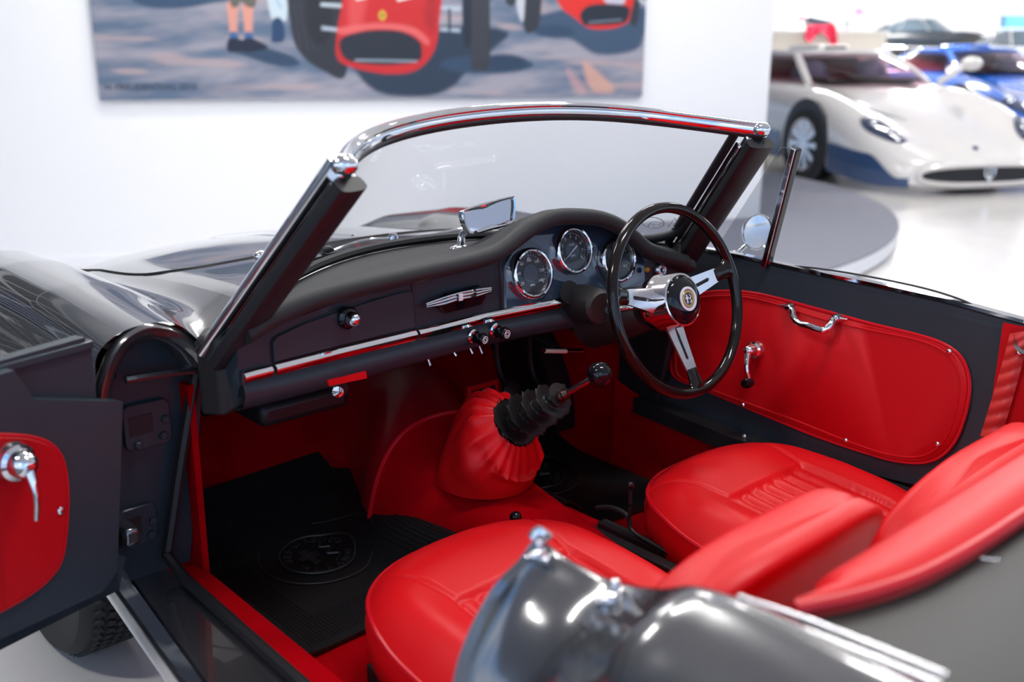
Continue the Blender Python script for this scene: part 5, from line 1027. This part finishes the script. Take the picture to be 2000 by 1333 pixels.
vintage('dark blue-grey vintage fastback coupe raised on a display stand', (vp[0], vp[1], zdeck), vh, mat('slate_paint', (.008, .014, .024), .3, 0, .2), 1.02)
e = empty('car_stand', 'long grey display stand holding up the dark vintage coupe', 'stand', (vp[0], vp[1], 0), None, vh-PI/2)
b = MB(); b.box((0, 0, zdeck-.06), (2.0, 5.0, .12)); b.build('stand_deck', mat('stand_grey', (.35, .37, .42), .35), e, smooth=False, bevel=.01)
for sx_ in (-.85, .85):
    for sy_ in (-1.3, 1.3): b = MB(); b.box((sx_, sy_, (zdeck-.12)/2), (.16, .16, zdeck-.12)); b.build('stand_leg', M['dark'], e, smooth=False)
v2 = dist_at(2020, 100, 25)
vintage('silver-white vintage coupe far back at the right edge of the showroom', (v2[0], v2[1], v2[2]-.75), math.radians(-120), mat('silver_blue', (.55, .62, .70), .15, .3, 1))
e = empty('car_plinth', 'white plinth under the silver vintage coupe at the right', 'plinth', (v2[0], v2[1], 0), None, math.radians(-120)-PI/2); b = MB(); b.box((0, 0, (v2[2]-.75)/2), (2.2, 5, v2[2]-.75)); b.build('plinth_block', M['white'], e, smooth=False)
# counter with jacket, screen, vase and plant
DCT = 22
cA, cB = dist_at(1495, 55, DCT), dist_at(1705, 60, DCT); cd = nrm((cB-cA)*V(1, 1, 0)); cn = np.cross(cd, V(0, 0, 1)); zt = dist_at(1600, 60, DCT)[2]; mid = (cA+cB)/2
A3 = np.array([cd, cn, [0, 0, 1]])
e = empty('reception_counter', 'beige reception counter with a dark end along the far wall', 'counter', (mid[0], mid[1], 0), None)
b = MB(); b.box(V(0, 0, zt/2)-cn*.35, (np.linalg.norm(cB-cA)+.6, .7, zt-.06), A3); b.build('counter_body', mat('beige_front', (.62, .58, .50), .6), e, smooth=False)
b = MB(); b.box(V(0, 0, zt-.02)-cn*.33, (np.linalg.norm(cB-cA)+.7, .78, .05), A3); b.build('counter_top', mat('pale_top', (.75, .73, .70), .4), e, smooth=False)
b = MB(); b.box(-cd*(np.linalg.norm(cB-cA)/2-.06)+V(0, 0, zt/2)+cn*.02, (.14, .10, zt-.05), A3); b.build('counter_end', mat('taupe', (.20, .17, .16), .6), e, smooth=False)
P_ = lambda px, py, o=0: dist_at(px, py, DCT)+cn*o
scl = DCT/FPX
q = empty('jacket', 'red jacket draped over the front of the reception counter', 'jacket', tuple(P_(1595, 60)))
O_ = P_(1595, 60); G = []
for i in range(13):
    u = i/12; row = []
    for j in range(9):
        v = j/8; px = 1568+58*u; L = 24+10*math.sin(u*9)+(12 if u > .75 else 0); py = 49+L*v
        row.append(P_(px+3*math.sin(v*4+u*5), py, .17+.05*math.sin(u*14)+.05*v)-O_)
    G.append(row)
b = MB(); b.grid(G); b.grid([[p-cn*.06 for p in r] for r in G]); b.build('jacket_front', mat('crimson_cloth', (.62, .006, .05), .8), q, ang=180)
b = MB(); b.tube(sp([P_(1618, 46, .12)-O_, P_(1626, 58, .14)-O_, P_(1620, 82, .14)-O_], 10), .05, 10); b.build('sleeve', mat('dark_crimson', (.40, .004, .03), .8), q)
O_ = P_(1598, 40); q = empty('handbag', 'dark navy bag lying on top of the red jacket', 'bag', tuple(O_)); b = MB(); b.poly([P_(*p)-O_ for p in [(1575, 46), (1582, 32), (1622, 40), (1620, 48), (1600, 49)]], cn, -.25, inset=.03); b.build('bag_body', mat('navy_bag', (.012, .022, .05), .6), q, bevel=.02, smooth=True); b = MB(); b.tube(sp([P_(1560, 44, -.1)-O_, P_(1568, 33, -.1)-O_, P_(1578, 42, -.1)-O_], 10), .04, 8); lab(b.build('bag_strap', mat('mauve_cloth', (.35, .16, .20), .8), q), 'mauve strap loop')
O_ = P_(1582, 40, -1.0); q = empty('screen_panel', 'large pale screen standing behind the counter', 'screen', tuple(O_)); b = MB(); b.box(V(0, 0, 0), (116*scl, .05, 42*scl), A3); b.build('panel', mat('pale_panel', (.74, .78, .82), .3), q, smooth=False, bevel=.01); b = MB(); b.box(V(0, 0, -26*scl), (.5, .2, .08), A3); b.build('panel_foot', M['white'], q, smooth=False)
O_ = V(*P_(1678, 58)); O_[2] = zt+.005; O_ = O_-cn*.2; q = empty('vase', 'slender pale vase standing on the counter', 'vase', tuple(O_)); b = MB(); b.lathe([(.05, 0), (.06, .06), (.035, .16), (.025, .24), (.032, .27)], seg=20); b.build('vase_body', mat('pale_ceramic', (.62, .62, .66), .3), q)
O2 = O_+V(0, 0, .10); q = empty('flower', 'pink flower on a tall stem in the slender vase', 'flower', tuple(O2)); b = MB(); b.tube([(0, 0, 0), (.01, 0, .18), tuple(cd*.03+V(0, 0, .30))], .007, 8); b.build('stem', mat('stem_green', (.12, .2, .08), .6), q)
b = MB()
for k in range(7):
    a = 2*PI*k/7; b.ball(cd*(.03+.06*math.cos(a))+V(0, 0, .34+.05*math.sin(a))+cn*.02*math.cos(2*a), .05, 12)
b.build('blossom', mat('pink_petal', (.62, .25, .50), .6), q)
O_ = V(*P_(1660, 58)); O_[2] = zt+.005; O_ = O_-cn*.25; q = empty('potted_plant', 'small green plant in a pale pot on the counter', 'plant', tuple(O_)); b = MB(); b.lathe([(0, 0), (.06, 0), (.08, .10), (.07, .10)], seg=20); b.build('pot', mat('lilac_pot', (.55, .56, .68), .5), q)
b = MB()
for k in range(14):
    a = 2.4*k; b.poly([V(.01*math.cos(a), .01*math.sin(a), .10), V(.05*math.cos(a+.4), .05*math.sin(a+.4), .16), V(.07*math.cos(a), .07*math.sin(a), .20), V(.05*math.cos(a-.4), .05*math.sin(a-.4), .16)], (0, 0, 1), .006)
b.build('leaves', mat('leaf_green', (.06, .16, .04), .5), q, smooth=False)
# slatted cabinet with planting, right edge
O_ = dist_at(1988, 62, 31); q = empty('slatted_cabinet', 'pale slatted cabinet topped by a dark blue box at the right edge', 'cabinet', (O_[0], O_[1], 0)); b = MB(); b.box(V(0, 0, (O_[2]+.1)/2)-cn*.2, (1.1, .35, O_[2]+.1), A3); b.build('cabinet_body', mat('pale_grey_cabinet', (.5, .54, .60), .5), q, smooth=False)
for k in range(5): b = MB(); b.box(V(0, 0, O_[2]+.06-.12*k)+cn*.0, (1.06, .04, .06), A3); b.build('slat', mat('slate_slat', (.22, .28, .36), .5) if k == 0 else bpy.data.materials['slate_slat'], q, smooth=False)
O_ = O_+V(0, 0, .105)-cn*.2; q = empty('storage_box', 'dark blue box sitting on the slatted cabinet', 'box', tuple(O_)); b = MB(); b.box((0, 0, .18), (.85, .28, .34), A3); b.build('box_body', mat('petrol_blue', (.03, .12, .22), .5), q, smooth=False, bevel=.01); b = MB(); b.box((0, 0, .36), (.88, .30, .03), A3); b.build('box_lid', bpy.data.materials['petrol_blue'], q, smooth=False, bevel=.008)
